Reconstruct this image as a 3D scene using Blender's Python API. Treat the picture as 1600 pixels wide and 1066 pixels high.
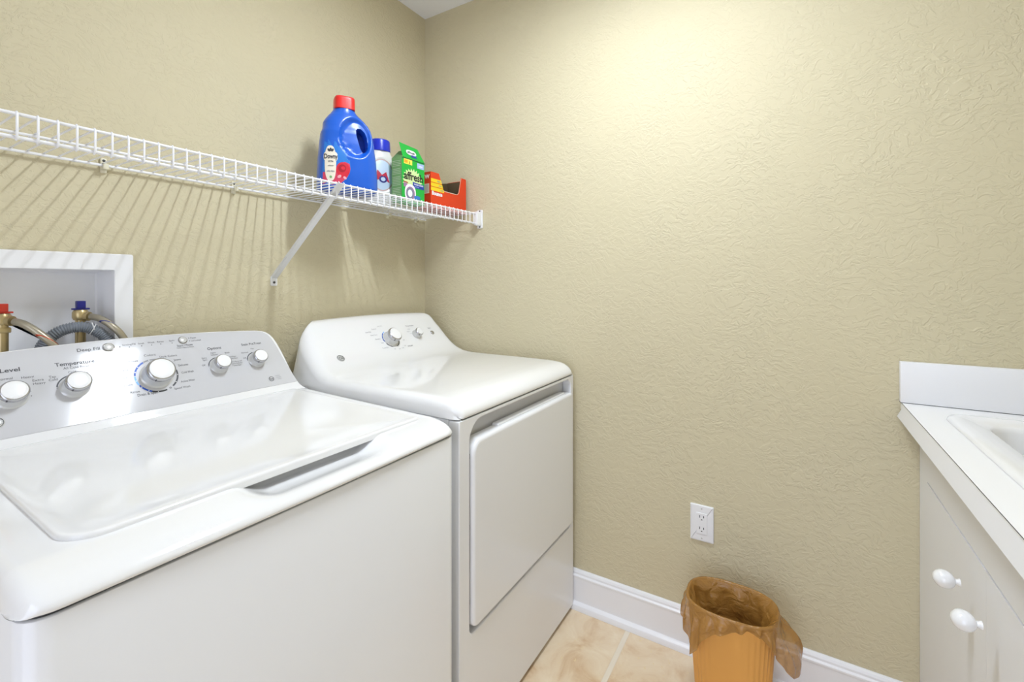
import bpy, bmesh, math, random
from mathutils import Vector, Matrix
from mathutils.bvhtree import BVHTree
from math import sin, cos, pi, sqrt

# ------------------------------------------------------------------ clear
for o in list(bpy.data.objects):
    bpy.data.objects.remove(o, do_unlink=True)
S = bpy.context.scene
COL = S.collection

# ------------------------------------------------------------------ camera
cam_d = bpy.data.cameras.new('camera')
cam = bpy.data.objects.new('camera', cam_d)
COL.objects.link(cam)
cam_d.sensor_width = 36.0
cam_d.lens = 719.0 / 1600.0 * 36.0
cam_d.clip_start = 0.02
cam_d.shift_y = (442.0 - 533.0) / 1600.0
YAW = math.atan(440 / 719)
cam.location = (-1.5959, -1.4459, 1.2058)
cam.rotation_euler = (pi / 2, 0, YAW - pi / 2)
S.camera = cam

# ------------------------------------------------------------------ view, world, lights
S.view_settings.view_transform = 'Standard'
S.view_settings.look = 'None'
S.view_settings.exposure = 0.29
S.view_settings.gamma = 1.0
S.view_settings.use_curve_mapping = False

w = bpy.data.worlds.new('world')
S.world = w
w.use_nodes = True
w.node_tree.nodes['Background'].inputs[0].default_value = (0.83, 0.90, 1.09, 1)
w.node_tree.nodes['Background'].inputs[1].default_value = 2.25
TUBE = 240.0        # emission of the ceiling light's tube
DIFF = 1.0

# doorway portal (guides sampling of fill light through the added, unseen doorway)
pl = bpy.data.lights.new('added_doorway_portal', 'AREA')
pl.shape = 'RECTANGLE'; pl.size = 1.15; pl.size_y = 2.08
pl.cycles.is_portal = True
po = bpy.data.objects.new('added_doorway_portal', pl); COL.objects.link(po)
po.location = (-2.75, -1.25, 1.04)
po.rotation_euler = (0, -pi / 2, 0)
po.rotation_euler = Vector((1, 0, 0)).to_track_quat('-Z', 'Y').to_euler()

CEIL = 2.417

# ------------------------------------------------------------------ colour and material helpers
def lin(c):
    r = []
    for v in c[:3]:
        v = v / 255.0
        r.append(v / 12.92 if v <= 0.04045 else ((v + 0.055) / 1.055) ** 2.4)
    return (r[0], r[1], r[2], 1.0)

MATS = {}
def mat(name, rgb, rough=0.5, spec=0.5, metal=0.0, coat=0.0, alpha=1.0, emit=None, es=0.0, noise=0.0, nscale=30, bump=0.0, bscale=200):
    if name in MATS: return MATS[name]
    m = bpy.data.materials.new(name); m.use_nodes = True
    nt = m.node_tree; b = nt.nodes['Principled BSDF']
    b.inputs['Base Color'].default_value = lin(rgb)
    b.inputs['Roughness'].default_value = rough
    b.inputs['Specular IOR Level'].default_value = spec
    b.inputs['Metallic'].default_value = metal
    b.inputs['Coat Weight'].default_value = coat
    b.inputs['Coat Roughness'].default_value = 0.05
    b.inputs['Alpha'].default_value = alpha
    if emit:
        b.inputs['Emission Color'].default_value = lin(emit)
        b.inputs['Emission Strength'].default_value = es
    tc = nt.nodes.new('ShaderNodeTexCoord')
    if noise > 0:
        n = nt.nodes.new('ShaderNodeTexNoise'); n.inputs['Scale'].default_value = nscale
        n.inputs['Detail'].default_value = 4
        nt.links.new(tc.outputs['Object'], n.inputs['Vector'])
        mx = nt.nodes.new('ShaderNodeMix'); mx.data_type = 'RGBA'
        c = lin(rgb)
        mx.inputs[6].default_value = tuple(v * (1 - noise) for v in c[:3]) + (1,)
        mx.inputs[7].default_value = tuple(min(1, v * (1 + noise)) for v in c[:3]) + (1,)
        nt.links.new(n.outputs['Fac'], mx.inputs[0])
        nt.links.new(mx.outputs[2], b.inputs['Base Color'])
    if bump > 0:
        n2 = nt.nodes.new('ShaderNodeTexNoise'); n2.inputs['Scale'].default_value = bscale
        nt.links.new(tc.outputs['Object'], n2.inputs['Vector'])
        bp = nt.nodes.new('ShaderNodeBump'); bp.inputs['Strength'].default_value = bump
        bp.inputs['Distance'].default_value = 0.001
        nt.links.new(n2.outputs['Fac'], bp.inputs['Height'])
        nt.links.new(bp.outputs[0], b.inputs['Normal'])
    MATS[name] = m
    return m

def wall_material():
    m = bpy.data.materials.new('khaki_textured_wall'); m.use_nodes = True
    nt = m.node_tree; N = nt.nodes; L = nt.links
    b = N['Principled BSDF']
    b.inputs['Roughness'].default_value = 0.62
    b.inputs['Specular IOR Level'].default_value = 0.3
    tc = N.new('ShaderNodeTexCoord')
    # warp
    nw = N.new('ShaderNodeTexNoise'); nw.inputs['Scale'].default_value = 9; nw.inputs['Detail'].default_value = 3
    L.new(tc.outputs['Object'], nw.inputs['Vector'])
    mix = N.new('ShaderNodeMix'); mix.data_type = 'VECTOR'; mix.inputs[0].default_value = 0.10
    L.new(tc.outputs['Object'], mix.inputs[4]); L.new(nw.outputs['Color'], mix.inputs[5])
    n1 = N.new('ShaderNodeTexNoise'); n1.inputs['Scale'].default_value = 56; n1.inputs['Detail'].default_value = 3.0
    n1.inputs['Roughness'].default_value = 0.55; n1.inputs['Distortion'].default_value = 0.6
    mpn = N.new('ShaderNodeMapping'); mpn.inputs['Scale'].default_value = (1, 1, 1.55)
    L.new(mix.outputs[1], mpn.inputs['Vector']); L.new(mpn.outputs[0], n1.inputs['Vector'])
    cr = N.new('ShaderNodeValToRGB')
    cr.color_ramp.elements[0].position = 0.44; cr.color_ramp.elements[0].color = (0, 0, 0, 1)
    cr.color_ramp.elements[1].position = 0.56; cr.color_ramp.elements[1].color = (1, 1, 1, 1)
    cr.color_ramp.interpolation = 'EASE'
    L.new(n1.outputs['Fac'], cr.inputs[0])
    n2 = N.new('ShaderNodeTexNoise'); n2.inputs['Scale'].default_value = 5; n2.inputs['Detail'].default_value = 2
    L.new(tc.outputs['Object'], n2.inputs['Vector'])
    mr = N.new('ShaderNodeMapRange'); mr.inputs['From Min'].default_value = 0.35; mr.inputs['From Max'].default_value = 0.65
    mr.inputs['To Min'].default_value = 0.35; mr.inputs['To Max'].default_value = 1.0
    L.new(n2.outputs['Fac'], mr.inputs['Value'])
    mu = N.new('ShaderNodeMath'); mu.operation = 'MULTIPLY'
    L.new(cr.outputs[0], mu.inputs[0]); L.new(mr.outputs[0], mu.inputs[1])
    bp = N.new('ShaderNodeBump'); bp.inputs['Strength'].default_value = 0.45; bp.inputs['Distance'].default_value = 0.0028
    L.new(mu.outputs[0], bp.inputs['Height']); L.new(bp.outputs[0], b.inputs['Normal'])
    mx = N.new('ShaderNodeMix'); mx.data_type = 'RGBA'
    mx.inputs[6].default_value = lin((208, 198, 166)); mx.inputs[7].default_value = lin((212, 202, 171))
    L.new(n2.outputs['Fac'], mx.inputs[0]); L.new(mx.outputs[2], b.inputs['Base Color'])
    return m

def floor_material():
    m = bpy.data.materials.new('travertine_floor_tile'); m.use_nodes = True
    nt = m.node_tree; N = nt.nodes; L = nt.links
    b = N['Principled BSDF']
    b.inputs['Roughness'].default_value = 0.35
    tc = N.new('ShaderNodeTexCoord')
    sep = N.new('ShaderNodeSeparateXYZ'); L.new(tc.outputs['Object'], sep.inputs[0])
    T = 0.457
    outs = []
    for ax, off in ((0, 0.018), (1, 0.957)):
        a = N.new('ShaderNodeMath'); a.operation = 'ADD'; a.inputs[1].default_value = off + 40 * T
        L.new(sep.outputs[ax], a.inputs[0])
        f = N.new('ShaderNodeMath'); f.operation = 'MODULO'; f.inputs[1].default_value = T
        L.new(a.outputs[0], f.inputs[0])
        s = N.new('ShaderNodeMath'); s.operation = 'SUBTRACT'; s.inputs[1].default_value = T / 2
        L.new(f.outputs[0], s.inputs[0])
        ab = N.new('ShaderNodeMath'); ab.operation = 'ABSOLUTE'; L.new(s.outputs[0], ab.inputs[0])
        outs.append(ab)
    mxm = N.new('ShaderNodeMath'); mxm.operation = 'MAXIMUM'
    L.new(outs[0].outputs[0], mxm.inputs[0]); L.new(outs[1].outputs[0], mxm.inputs[1])
    gr = N.new('ShaderNodeMapRange')
    gr.inputs['From Min'].default_value = T / 2 - 0.0092; gr.inputs['From Max'].default_value = T / 2 - 0.0066
    L.new(mxm.outputs[0], gr.inputs['Value'])
    n1 = N.new('ShaderNodeTexNoise'); n1.inputs['Scale'].default_value = 9; n1.inputs['Detail'].default_value = 7
    n1.inputs['Roughness'].default_value = 0.6; n1.inputs['Distortion'].default_value = 0.7
    L.new(tc.outputs['Object'], n1.inputs['Vector'])
    cr = N.new('ShaderNodeValToRGB')
    e = cr.color_ramp.elements
    e[0].position = 0.33; e[0].color = lin((218, 186, 146))
    e[1].position = 0.66; e[1].color = lin((243, 226, 198))
    e2 = cr.color_ramp.elements.new(0.48); e2.color = lin((234, 212, 180))
    L.new(n1.outputs['Fac'], cr.inputs[0])
    v = N.new('ShaderNodeTexNoise'); v.inputs['Scale'].default_value = 70; v.inputs['Detail'].default_value = 2
    L.new(tc.outputs['Object'], v.inputs['Vector'])
    cr2 = N.new('ShaderNodeValToRGB'); cr2.color_ramp.elements[0].position = 0.66; cr2.color_ramp.elements[1].position = 0.72
    L.new(v.outputs['Fac'], cr2.inputs[0])
    m1 = N.new('ShaderNodeMix'); m1.data_type = 'RGBA'; m1.inputs[7].default_value = lin((236, 215, 170))
    L.new(cr2.outputs[0], m1.inputs[0]); L.new(cr.outputs[0], m1.inputs[6])
    m2 = N.new('ShaderNodeMix'); m2.data_type = 'RGBA'; m2.inputs[7].default_value = lin((240, 229, 210))
    L.new(gr.outputs[0], m2.inputs[0]); L.new(m1.outputs[2], m2.inputs[6])
    L.new(m2.outputs[2], b.inputs['Base Color'])
    inv = N.new('ShaderNodeMath'); inv.operation = 'SUBTRACT'; inv.inputs[0].default_value = 1.0
    L.new(gr.outputs[0], inv.inputs[1])
    bp = N.new('ShaderNodeBump'); bp.inputs['Strength'].default_value = 0.6; bp.inputs['Distance'].default_value = 0.002
    L.new(inv.outputs[0], bp.inputs['Height']); L.new(bp.outputs[0], b.inputs['Normal'])
    return m

# ------------------------------------------------------------------ object helpers
def link(name, me, parent=None):
    o = bpy.data.objects.new(name, me); COL.objects.link(o)
    if parent is not None: o.parent = parent
    return o

def empty(name, loc=(0, 0, 0)):
    o = bpy.data.objects.new(name, None); COL.objects.link(o)
    o.location = loc; o.empty_display_size = 0.05
    return o

def tag(o, label=None, cat=None, group=None, kind=None):
    if label: o['label'] = label
    if cat: o['category'] = cat
    if group: o['group'] = group
    if kind: o['kind'] = kind
    return o

def origin(p):
    """world location of a thing's empty (things are never rotated unless given local coords)"""
    return Vector(p.location) if p is not None else Vector((0, 0, 0))

def obj(name, bm, mats, parent=None, smooth=35, local=False):
    """link bm (world coordinates unless local) as one mesh object under parent"""
    me = bpy.data.meshes.new(name)
    if smooth is not None:
        for f in bm.faces: f.smooth = True
    bm.to_mesh(me); bm.free()
    if not isinstance(mats, (list, tuple)): mats = [mats]
    for m in mats: me.materials.append(m)
    if smooth is not None:
        me.set_sharp_from_angle(angle=math.radians(smooth))
    o = link(name, me, parent)
    if not local and parent is not None:
        off = Vector((0, 0, 0)); p = parent
        while p is not None:
            off += Vector(p.location); p = p.parent
        me.transform(Matrix.Translation(-off))
    return o

def struct(name, bm, mats, parent=None, smooth=35):
    o = obj(name, bm, mats, parent, smooth)
    if parent is None: o['kind'] = 'structure'
    return o

def add_box(bm, x0, x1, y0, y1, z0, z1, bevel=0.0, seg=2, mi=0):
    vs = [bm.verts.new((x, y, z)) for x in (x0, x1) for y in (y0, y1) for z in (z0, z1)]
    idx = [(0, 1, 3, 2), (4, 6, 7, 5), (0, 4, 5, 1), (2, 3, 7, 6), (0, 2, 6, 4), (1, 5, 7, 3)]
    fs = []
    for q in idx:
        f = bm.faces.new([vs[i] for i in q]); f.material_index = mi; fs.append(f)
    if bevel > 0:
        es = set()
        for f in fs:
            for e in f.edges: es.add(e)
        r = bmesh.ops.bevel(bm, geom=list(es), offset=bevel, segments=seg, profile=0.5, affect='EDGES')
        for f in r['faces']: f.material_index = mi
    return fs

def box(name, dims, m, parent=None, bevel=0.0, seg=2):
    bm = bmesh.new(); add_box(bm, *dims, bevel=bevel, seg=seg)
    return obj(name, bm, m, parent)

def add_tube(bm, pts, r, n=10, mi=0, caps=True):
    pts = [Vector(p) for p in pts]
    rings = []
    up = None
    for i, p in enumerate(pts):
        if i == 0: t = (pts[1] - pts[0])
        elif i == len(pts) - 1: t = (pts[-1] - pts[-2])
        else: t = (pts[i + 1] - pts[i - 1])
        t.normalize()
        if up is None:
            up = Vector((0, 0, 1)) if abs(t.z) < 0.9 else Vector((1, 0, 0))
        a = t.cross(up)
        if a.length < 1e-5: a = t.cross(Vector((0, 1, 0)))
        a.normalize(); b = a.cross(t).normalized(); up = b
        rr = r[i] if isinstance(r, (list, tuple)) else r
        rings.append([bm.verts.new(p + a * (rr * cos(2 * pi * k / n)) + b * (rr * sin(2 * pi * k / n))) for k in range(n)])
    for i in range(len(rings) - 1):
        for k in range(n):
            f = bm.faces.new((rings[i][k], rings[i][(k + 1) % n], rings[i + 1][(k + 1) % n], rings[i + 1][k]))
            f.material_index = mi
    if caps:
        bm.faces.new(rings[0]).material_index = mi
        bm.faces.new(list(reversed(rings[-1]))).material_index = mi

def tube(name, pts, r, m, parent=None, n=10):
    bm = bmesh.new(); add_tube(bm, pts, r, n); bmesh.ops.recalc_face_normals(bm, faces=bm.faces)
    return obj(name, bm, m, parent, 60)

def smoothpath(pts, n=8):
    """Catmull-Rom through the points"""
    P = [Vector(p) for p in pts]; P = [P[0] * 2 - P[1]] + P + [P[-1] * 2 - P[-2]]
    out = []
    for i in range(1, len(P) - 2):
        for k in range(n):
            t = k / n
            a, b, c, d = P[i - 1], P[i], P[i + 1], P[i + 2]
            out.append(0.5 * ((2 * b) + (c - a) * t + (2 * a - 5 * b + 4 * c - d) * t * t + (3 * b - a - 3 * c + d) * t ** 3))
    out.append(P[-2])
    return out

def frame_matrix(o, xdir, nrm):
    """matrix whose local x = xdir, z = nrm, at o"""
    z = Vector(nrm).normalized(); x = Vector(xdir); x = (x - z * x.dot(z)).normalized(); y = z.cross(x)
    M = Matrix.Identity(4)
    for i in range(3):
        M[i][0] = x[i]; M[i][1] = y[i]; M[i][2] = z[i]; M[i][3] = o[i]
    return M

def add_lathe(bm, prof, M, n=48, mi=0, cap=True, sx=1.0, sy=1.0):
    """profile [(r, h)] revolved about local z of matrix M"""
    rings = []
    for r, h in prof:
        if r < 1e-6:
            rings.append([bm.verts.new(M @ Vector((0, 0, h)))])
        else:
            rings.append([bm.verts.new(M @ Vector((sx * r * cos(2 * pi * k / n), sy * r * sin(2 * pi * k / n), h))) for k in range(n)])
    for a, b in zip(rings, rings[1:]):
        for k in range(n):
            k2 = (k + 1) % n
            if len(a) == 1 and len(b) == 1: continue
            if len(a) == 1: f = bm.faces.new((a[0], b[k2], b[k]))
            elif len(b) == 1: f = bm.faces.new((a[k], a[k2], b[0]))
            else: f = bm.faces.new((a[k], a[k2], b[k2], b[k]))
            f.material_index = mi
    if cap and len(rings[0]) > 1:
        bm.faces.new(list(reversed(rings[0]))).material_index = mi

def add_poly(bm, pts, M, mi=0, h=0.0):
    f = bm.faces.new([bm.verts.new(M @ Vector((p[0], p[1], h))) for p in pts]); f.material_index = mi
    return f

def add_arc(bm, M, r0, r1, a0, a1, mi=0, h=0.0, n=24):
    """flat ring segment, angles in degrees"""
    prev = None
    for k in range(n + 1):
        a = math.radians(a0 + (a1 - a0) * k / n)
        cur = (bm.verts.new(M @ Vector((r0 * cos(a), r0 * sin(a), h))), bm.verts.new(M @ Vector((r1 * cos(a), r1 * sin(a), h))))
        if prev:
            f = bm.faces.new((prev[0], prev[1], cur[1], cur[0])); f.material_index = mi
        prev = cur

def text_tris(body, size, align='LEFT', bold=0.0, shear=0.0, sx=1.0):
    c = bpy.data.curves.new('t', 'FONT'); c.body = body; c.size = size; c.align_x = align; c.shear = shear
    c.offset = bold; c.resolution_u = 3
    o = bpy.data.objects.new('t', c); COL.objects.link(o)
    dg = bpy.context.evaluated_depsgraph_get(); dg.update()
    me = bpy.data.meshes.new_from_object(o.evaluated_get(dg))
    vs = [Vector((v.co.x * sx, v.co.y, 0)) for v in me.vertices]; fs = [list(p.vertices) for p in me.polygons]
    bpy.data.objects.remove(o, do_unlink=True); bpy.data.curves.remove(c); bpy.data.meshes.remove(me)
    return vs, fs

def add_text(bm, body, size, M, x=0, y=0, align='LEFT', mi=0, h=0.0, bold=0.0, rot=0.0, width=None, shear=0.0, fn=None):
    vs, fs = text_tris(body, size, align, bold, shear)
    if not vs: return
    if width:
        w = max(v.x for v in vs) - min(v.x for v in vs)
        k = width / w
        for v in vs: v.x *= k
    cr, sr = cos(rot), sin(rot)
    out = []
    for v in vs:
        p = Vector((x + v.x * cr - v.y * sr, y + v.x * sr + v.y * cr, h))
        out.append(bm.verts.new(fn(p) if fn else M @ p))
    for f in fs:
        try: bm.faces.new([out[i] for i in f]).material_index = mi
        except ValueError: pass

def inset_loop(pts, d):
    """offset closed CCW/any loop inwards by d (2D)"""
    n = len(pts); A = sum(pts[i][0] * pts[(i + 1) % n][1] - pts[(i + 1) % n][0] * pts[i][1] for i in range(n))
    s = 1 if A > 0 else -1; out = []
    for i in range(n):
        p0, p1, p2 = Vector(pts[i - 1]), Vector(pts[i]), Vector(pts[(i + 1) % n])
        e1 = (p1 - p0); e2 = (p2 - p1)
        if e1.length < 1e-9: e1 = e2
        if e2.length < 1e-9: e2 = e1
        n1 = Vector((-e1.y, e1.x)).normalized() * s; n2 = Vector((-e2.y, e2.x)).normalized() * s
        m = (n1 + n2)
        m = m / max(0.3, (1 + n1.dot(n2)))
        out.append((p1.x + m.x * d, p1.y + m.y * d))
    return out

def round_rect(x0, x1, y0, y1, r, n=6):
    pts = []
    if not isinstance(r, (list, tuple)): r = [r] * 4      # br, tr, tl, bl
    for (cx, cy, a0, rr) in ((x1 - r[0], y0 + r[0], -90, r[0]), (x1 - r[1], y1 - r[1], 0, r[1]), (x0 + r[2], y1 - r[2], 90, r[2]), (x0 + r[3], y0 + r[3], 180, r[3])):
        for k in range(n + 1):
            a = math.radians(a0 + 90 * k / n); pts.append((cx + rr * cos(a), cy + rr * sin(a)))
    return pts

def slab_loops(bm, loops, mi=0, cap0=True, cap1=True):
    """bridge a list of equal-length 3D loops; cap the ends"""
    R = [[bm.verts.new(p) for p in lp] for lp in loops]; n = len(R[0])
    for a, b in zip(R, R[1:]):
        for k in range(n):
            f = bm.faces.new((a[k], a[(k + 1) % n], b[(k + 1) % n], b[k])); f.material_index = mi
    if cap0: bm.faces.new(list(reversed(R[0]))).material_index = mi
    if cap1: bm.faces.new(R[-1]).material_index = mi
    return R

def slab(bm, pts, M, h0, h1, bev=0.002, mi=0, seg=3):
    """extrude a 2D outline along local z from h0 to h1 with a rounded top rim"""
    loops = [[M @ Vector((p[0], p[1], h0)) for p in pts], [M @ Vector((p[0], p[1], h1 - bev)) for p in pts]]
    for k in range(1, seg + 1):
        a = pi / 2 * k / seg
        ip = inset_loop(pts, bev * (1 - cos(a)))
        loops.append([M @ Vector((p[0], p[1], h1 - bev + bev * sin(a))) for p in ip])
    loops.append([M @ Vector((p[0], p[1], h1)) for p in inset_loop(pts, bev * 1.25)])
    slab_loops(bm, loops, mi)

def ring_plate(bm, outer, inner, h0, h1, M, mi=0):
    """plate with a hole; outer and inner have the same number of points"""
    A = [[bm.verts.new(M @ Vector((p[0], p[1], h))) for p in lp] for lp, h in ((outer, h0), (outer, h1), (inner, h1), (inner, h0))]
    n = len(outer)
    for i in range(4):
        a, b = A[i], A[(i + 1) % 4]
        for k in range(n):
            f = bm.faces.new((a[k], a[(k + 1) % n], b[(k + 1) % n], b[k])); f.material_index = mi

def match_rect(x0, x1, y0, y1, inner):
    """points on the rectangle's border, one per inner point (by angle corner snapping)"""
    out = []
    n = len(inner); q = n // 4
    corners = [(x1, y0), (x1, y1), (x0, y1), (x0, y0)]
    for i, p in enumerate(inner):
        out.append(corners[i // q])
    # spread: keep one corner vertex, slide the others along the edge
    res = []
    for i, p in enumerate(inner):
        c = corners[i // q]; k = i % q
        if q == 1 or k == q // 2: res.append(c)
        elif k < q // 2:
            res.append((p[0], c[1]) if (i // q) in (0, 2) else (c[0], p[1]))
        else:
            res.append((c[0], p[1]) if (i // q) in (0, 2) else (p[0], c[1]))
    return res

def grid(bm, P, mi=0, closed_u=False):
    """P[i][j] -> quad grid"""
    V = [[bm.verts.new(p) for p in row] for row in P]
    for a, b in zip(V, V[1:]):
        m = len(a); rng = range(m if closed_u else m - 1)
        for k in rng:
            f = bm.faces.new((a[k], a[(k + 1) % m], b[(k + 1) % m], b[k])); f.material_index = mi
    return V

def sstep(t):
    t = max(0.0, min(1.0, t)); return t * t * (3 - 2 * t)

I4 = Matrix.Identity(4)
def plane_xz(y):      # 2D (x, z) on plane y, local +z facing -y (towards the room)
    return Matrix(((1, 0, 0, 0), (0, 0, -1, y), (0, 1, 0, 0), (0, 0, 0, 1)))

# ------------------------------------------------------------------ materials
M_wall = wall_material()
M_floor = floor_material()
M_ceil = mat('ceiling_paint', (244, 245, 248), 0.8, bump=0.3, bscale=120)
M_trim = mat('white_trim_paint', (242, 242, 244), 0.3)
M_enamel = mat('white_enamel', (240, 241, 242), 0.16, 0.5, coat=0.3)
M_gloss = mat('white_gloss_plastic', (243, 243, 243), 0.10, 0.5, coat=0.5)
M_body = mat('painted_steel_body', (242, 243, 245), 0.22, 0.45)
M_panel = mat('silver_white_console_panel', (208, 208, 211), 0.10, 0.5, coat=0.5)
M_gap = mat('dark_gap', (60, 60, 62), 0.6)
M_recess = mat('grey_recess_plastic', (205, 205, 208), 0.35)  # greyer than the body, backs the dryer door opening
M_chrome = mat('brushed_chrome', (190, 190, 192), 0.22, 0.5, metal=0.85)
M_knob = mat('white_knob_cap', (246, 246, 246), 0.18, coat=0.3)
M_skirt = mat('pale_silver_skirt', (216, 216, 214), 0.25, metal=0.25)
M_ink = mat('dark_grey_print', (70, 70, 74), 0.5)
M_inkl = mat('light_grey_print', (150, 150, 155), 0.5)
M_blue = mat('blue_dial_print', (28, 84, 190), 0.4)
M_lblue = mat('pale_blue_dial_print', (120, 185, 245), 0.4)
M_black = mat('black_print', (28, 28, 30), 0.5)
M_wire = mat('white_vinyl_wire', (240, 240, 242), 0.3)
M_steelw = mat('painted_bracket', (226, 226, 226), 0.35)
M_clip = mat('ivory_plastic_clip', (226, 220, 196), 0.4)
M_screw = mat('screw_steel', (90, 90, 92), 0.35, metal=0.8)
M_white = mat('white_plastic', (240, 240, 241), 0.3)
M_slot = mat('slot_dark', (30, 30, 30), 0.6)
M_brass = mat('brass_valve', (196, 176, 130), 0.35, metal=0.7, noise=0.15)
M_red = mat('red_handle', (190, 50, 30), 0.4)
M_navy = mat('navy_handle', (22, 26, 120), 0.4)
M_hose = mat('grey_corrugated_hose', (128, 134, 142), 0.4)
M_ziptie = mat('white_zip_tie', (235, 235, 235), 0.4)
M_cab = mat('white_cabinet_laminate', (238, 238, 240), 0.4)
M_top = mat('white_countertop_laminate', (244, 244, 245), 0.28)
M_sink = mat('white_sink_acrylic', (240, 240, 241), 0.15, coat=0.4)
M_cer = mat('white_ceramic', (244, 244, 244), 0.08, coat=0.6)
M_bin = mat('amber_bin_plastic', (228, 166, 84), 0.45)

# ------------------------------------------------------------------ room
X0, Y0 = -2.75, -2.36
def quad(bm, a, b, c, d, mi=0):
    bm.faces.new([bm.verts.new(p) for p in (a, b, c, d)]).material_index = mi

bm = bmesh.new(); add_box(bm, X0 - 0.12, 0.12, Y0 - 0.12, 0.22, -0.06, 0.0)
struct('floor', bm, M_floor)
bm = bmesh.new(); add_box(bm, X0 - 0.12, 0.12, Y0 - 0.12, 0.22, CEIL, CEIL + 0.08)
struct('ceiling', bm, M_ceil)
# wall behind the machines, with the cut-out of the outlet box
BX0, BX1, BZ0, BZ1 = -1.46, -1.133, 0.985, 1.241
bm = bmesh.new()
add_box(bm, X0 - 0.12, BX0, 0, 0.12, 0, CEIL)
add_box(bm, BX1, 0.12, 0, 0.12, 0, CEIL)
add_box(bm, BX0, BX1, 0, 0.12, 0, BZ0)
add_box(bm, BX0, BX1, 0, 0.12, BZ1, CEIL)
bmesh.ops.remove_doubles(bm, verts=bm.verts, dist=1e-5)
struct('wall_back', bm, M_wall)
bm = bmesh.new(); add_box(bm, 0, 0.12, Y0 - 0.12, 0, 0, CEIL); struct('wall_right', bm, M_wall)
bm = bmesh.new(); add_box(bm, X0, 0, Y0 - 0.12, Y0, 0, CEIL); struct('wall_front', bm, M_wall)
# left wall; unseen doorway opening added to let world light in as fill
DY0, DY1, DZ = -1.82, -0.68, 2.08
bm = bmesh.new()
add_box(bm, X0 - 0.12, X0, Y0 - 0.12, DY0, 0, CEIL)
add_box(bm, X0 - 0.12, X0, DY1, 0, 0, CEIL)
add_box(bm, X0 - 0.12, X0, DY0, DY1, DZ, CEIL)
struct('wall_left', bm, M_wall)
bm = bmesh.new()
add_box(bm, X0 - 0.125, X0 + 0.015, DY0 - 0.07, DY0 + 0.01, 0, DZ + 0.07, bevel=0.003)
add_box(bm, X0 - 0.125, X0 + 0.015, DY1 - 0.01, DY1 + 0.07, 0, DZ + 0.07, bevel=0.003)
add_box(bm, X0 - 0.125, X0 + 0.015, DY0 + 0.01, DY1 - 0.01, DZ - 0.01, DZ + 0.07, bevel=0.003)
struct('trim_1', bm, M_trim)  # casing round the added doorway

# baseboard profile swept along the walls (distance from wall, height)
BB = [(0.0, 0.0), (0.030, 0.0), (0.030, 0.010), (0.027, 0.018), (0.020, 0.024), (0.015, 0.026), (0.015, 0.112),
      (0.0165, 0.114), (0.0165, 0.119), (0.011, 0.123), (0.011, 0.129), (0.008, 0.135), (0.003, 0.138), (0.0, 0.138)]
def baseboard(name, p0, p1, nrm):
    bm = bmesh.new(); p0 = Vector(p0); p1 = Vector(p1); nrm = Vector(nrm)
    loops = [[p + nrm * (d + 0.0003) + Vector((0, 0, h + 0.0003)) for d, h in BB] for p in (p0, p1)]
    slab_loops(bm, loops); bmesh.ops.recalc_face_normals(bm, faces=bm.faces)
    return struct(name, bm, M_trim, smooth=25)
baseboard('baseboard_right', (0, -0.001, 0), (0, -1.706, 0), (-1, 0, 0))
baseboard('baseboard_back', (X0, 0, 0), (-0.031, 0, 0), (0, -1, 0))
baseboard('baseboard_front', (X0, Y0, 0), (-1.36, Y0, 0), (0, 1, 0))

# ------------------------------------------------------------------ ceiling light: pan, frame, tube
LX, LY = -0.69, -1.05
cl = empty('ceiling_light', (LX, LY, CEIL - 0.001))
tag(cl, 'rectangular ceiling light with a slim glowing bar above the washer front', 'ceiling light')
box('light_pan', (LX - 0.108, LX + 0.108, LY - 0.235, LY + 0.235, CEIL - 0.030, CEIL - 0.001), mat('glowing_diffuser', (246, 246, 246), 0.5, emit=(235, 244, 255), es=15.0), cl, bevel=0.004)
bm = bmesh.new()
fo_ = round_rect(LX - 0.116, LX + 0.116, LY - 0.243, LY + 0.243, 0.004, 3); fi_ = inset_loop(fo_, 0.006)
ring_plate(bm, fo_, fi_, CEIL - 0.050, CEIL - 0.001, I4); bmesh.ops.recalc_face_normals(bm, faces=bm.faces)
obj('light_frame', bm, M_white, cl, 30)
box('bar_housing', (LX - 0.023, LX + 0.023, LY - 0.230, LY + 0.230, CEIL - 0.050, CEIL - 0.0305), M_white, cl, bevel=0.002)
bm = bmesh.new(); quad(bm, (LX - 0.019, LY - 0.220, CEIL - 0.0505), (LX - 0.019, LY + 0.220, CEIL - 0.0505), (LX + 0.019, LY + 0.220, CEIL - 0.0505), (LX + 0.019, LY - 0.220, CEIL - 0.0505))
obj('light_bar', bm, mat('glowing_bar', (255, 255, 255), 0.4, emit=(235, 244, 255), es=TUBE), cl, None)

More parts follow.
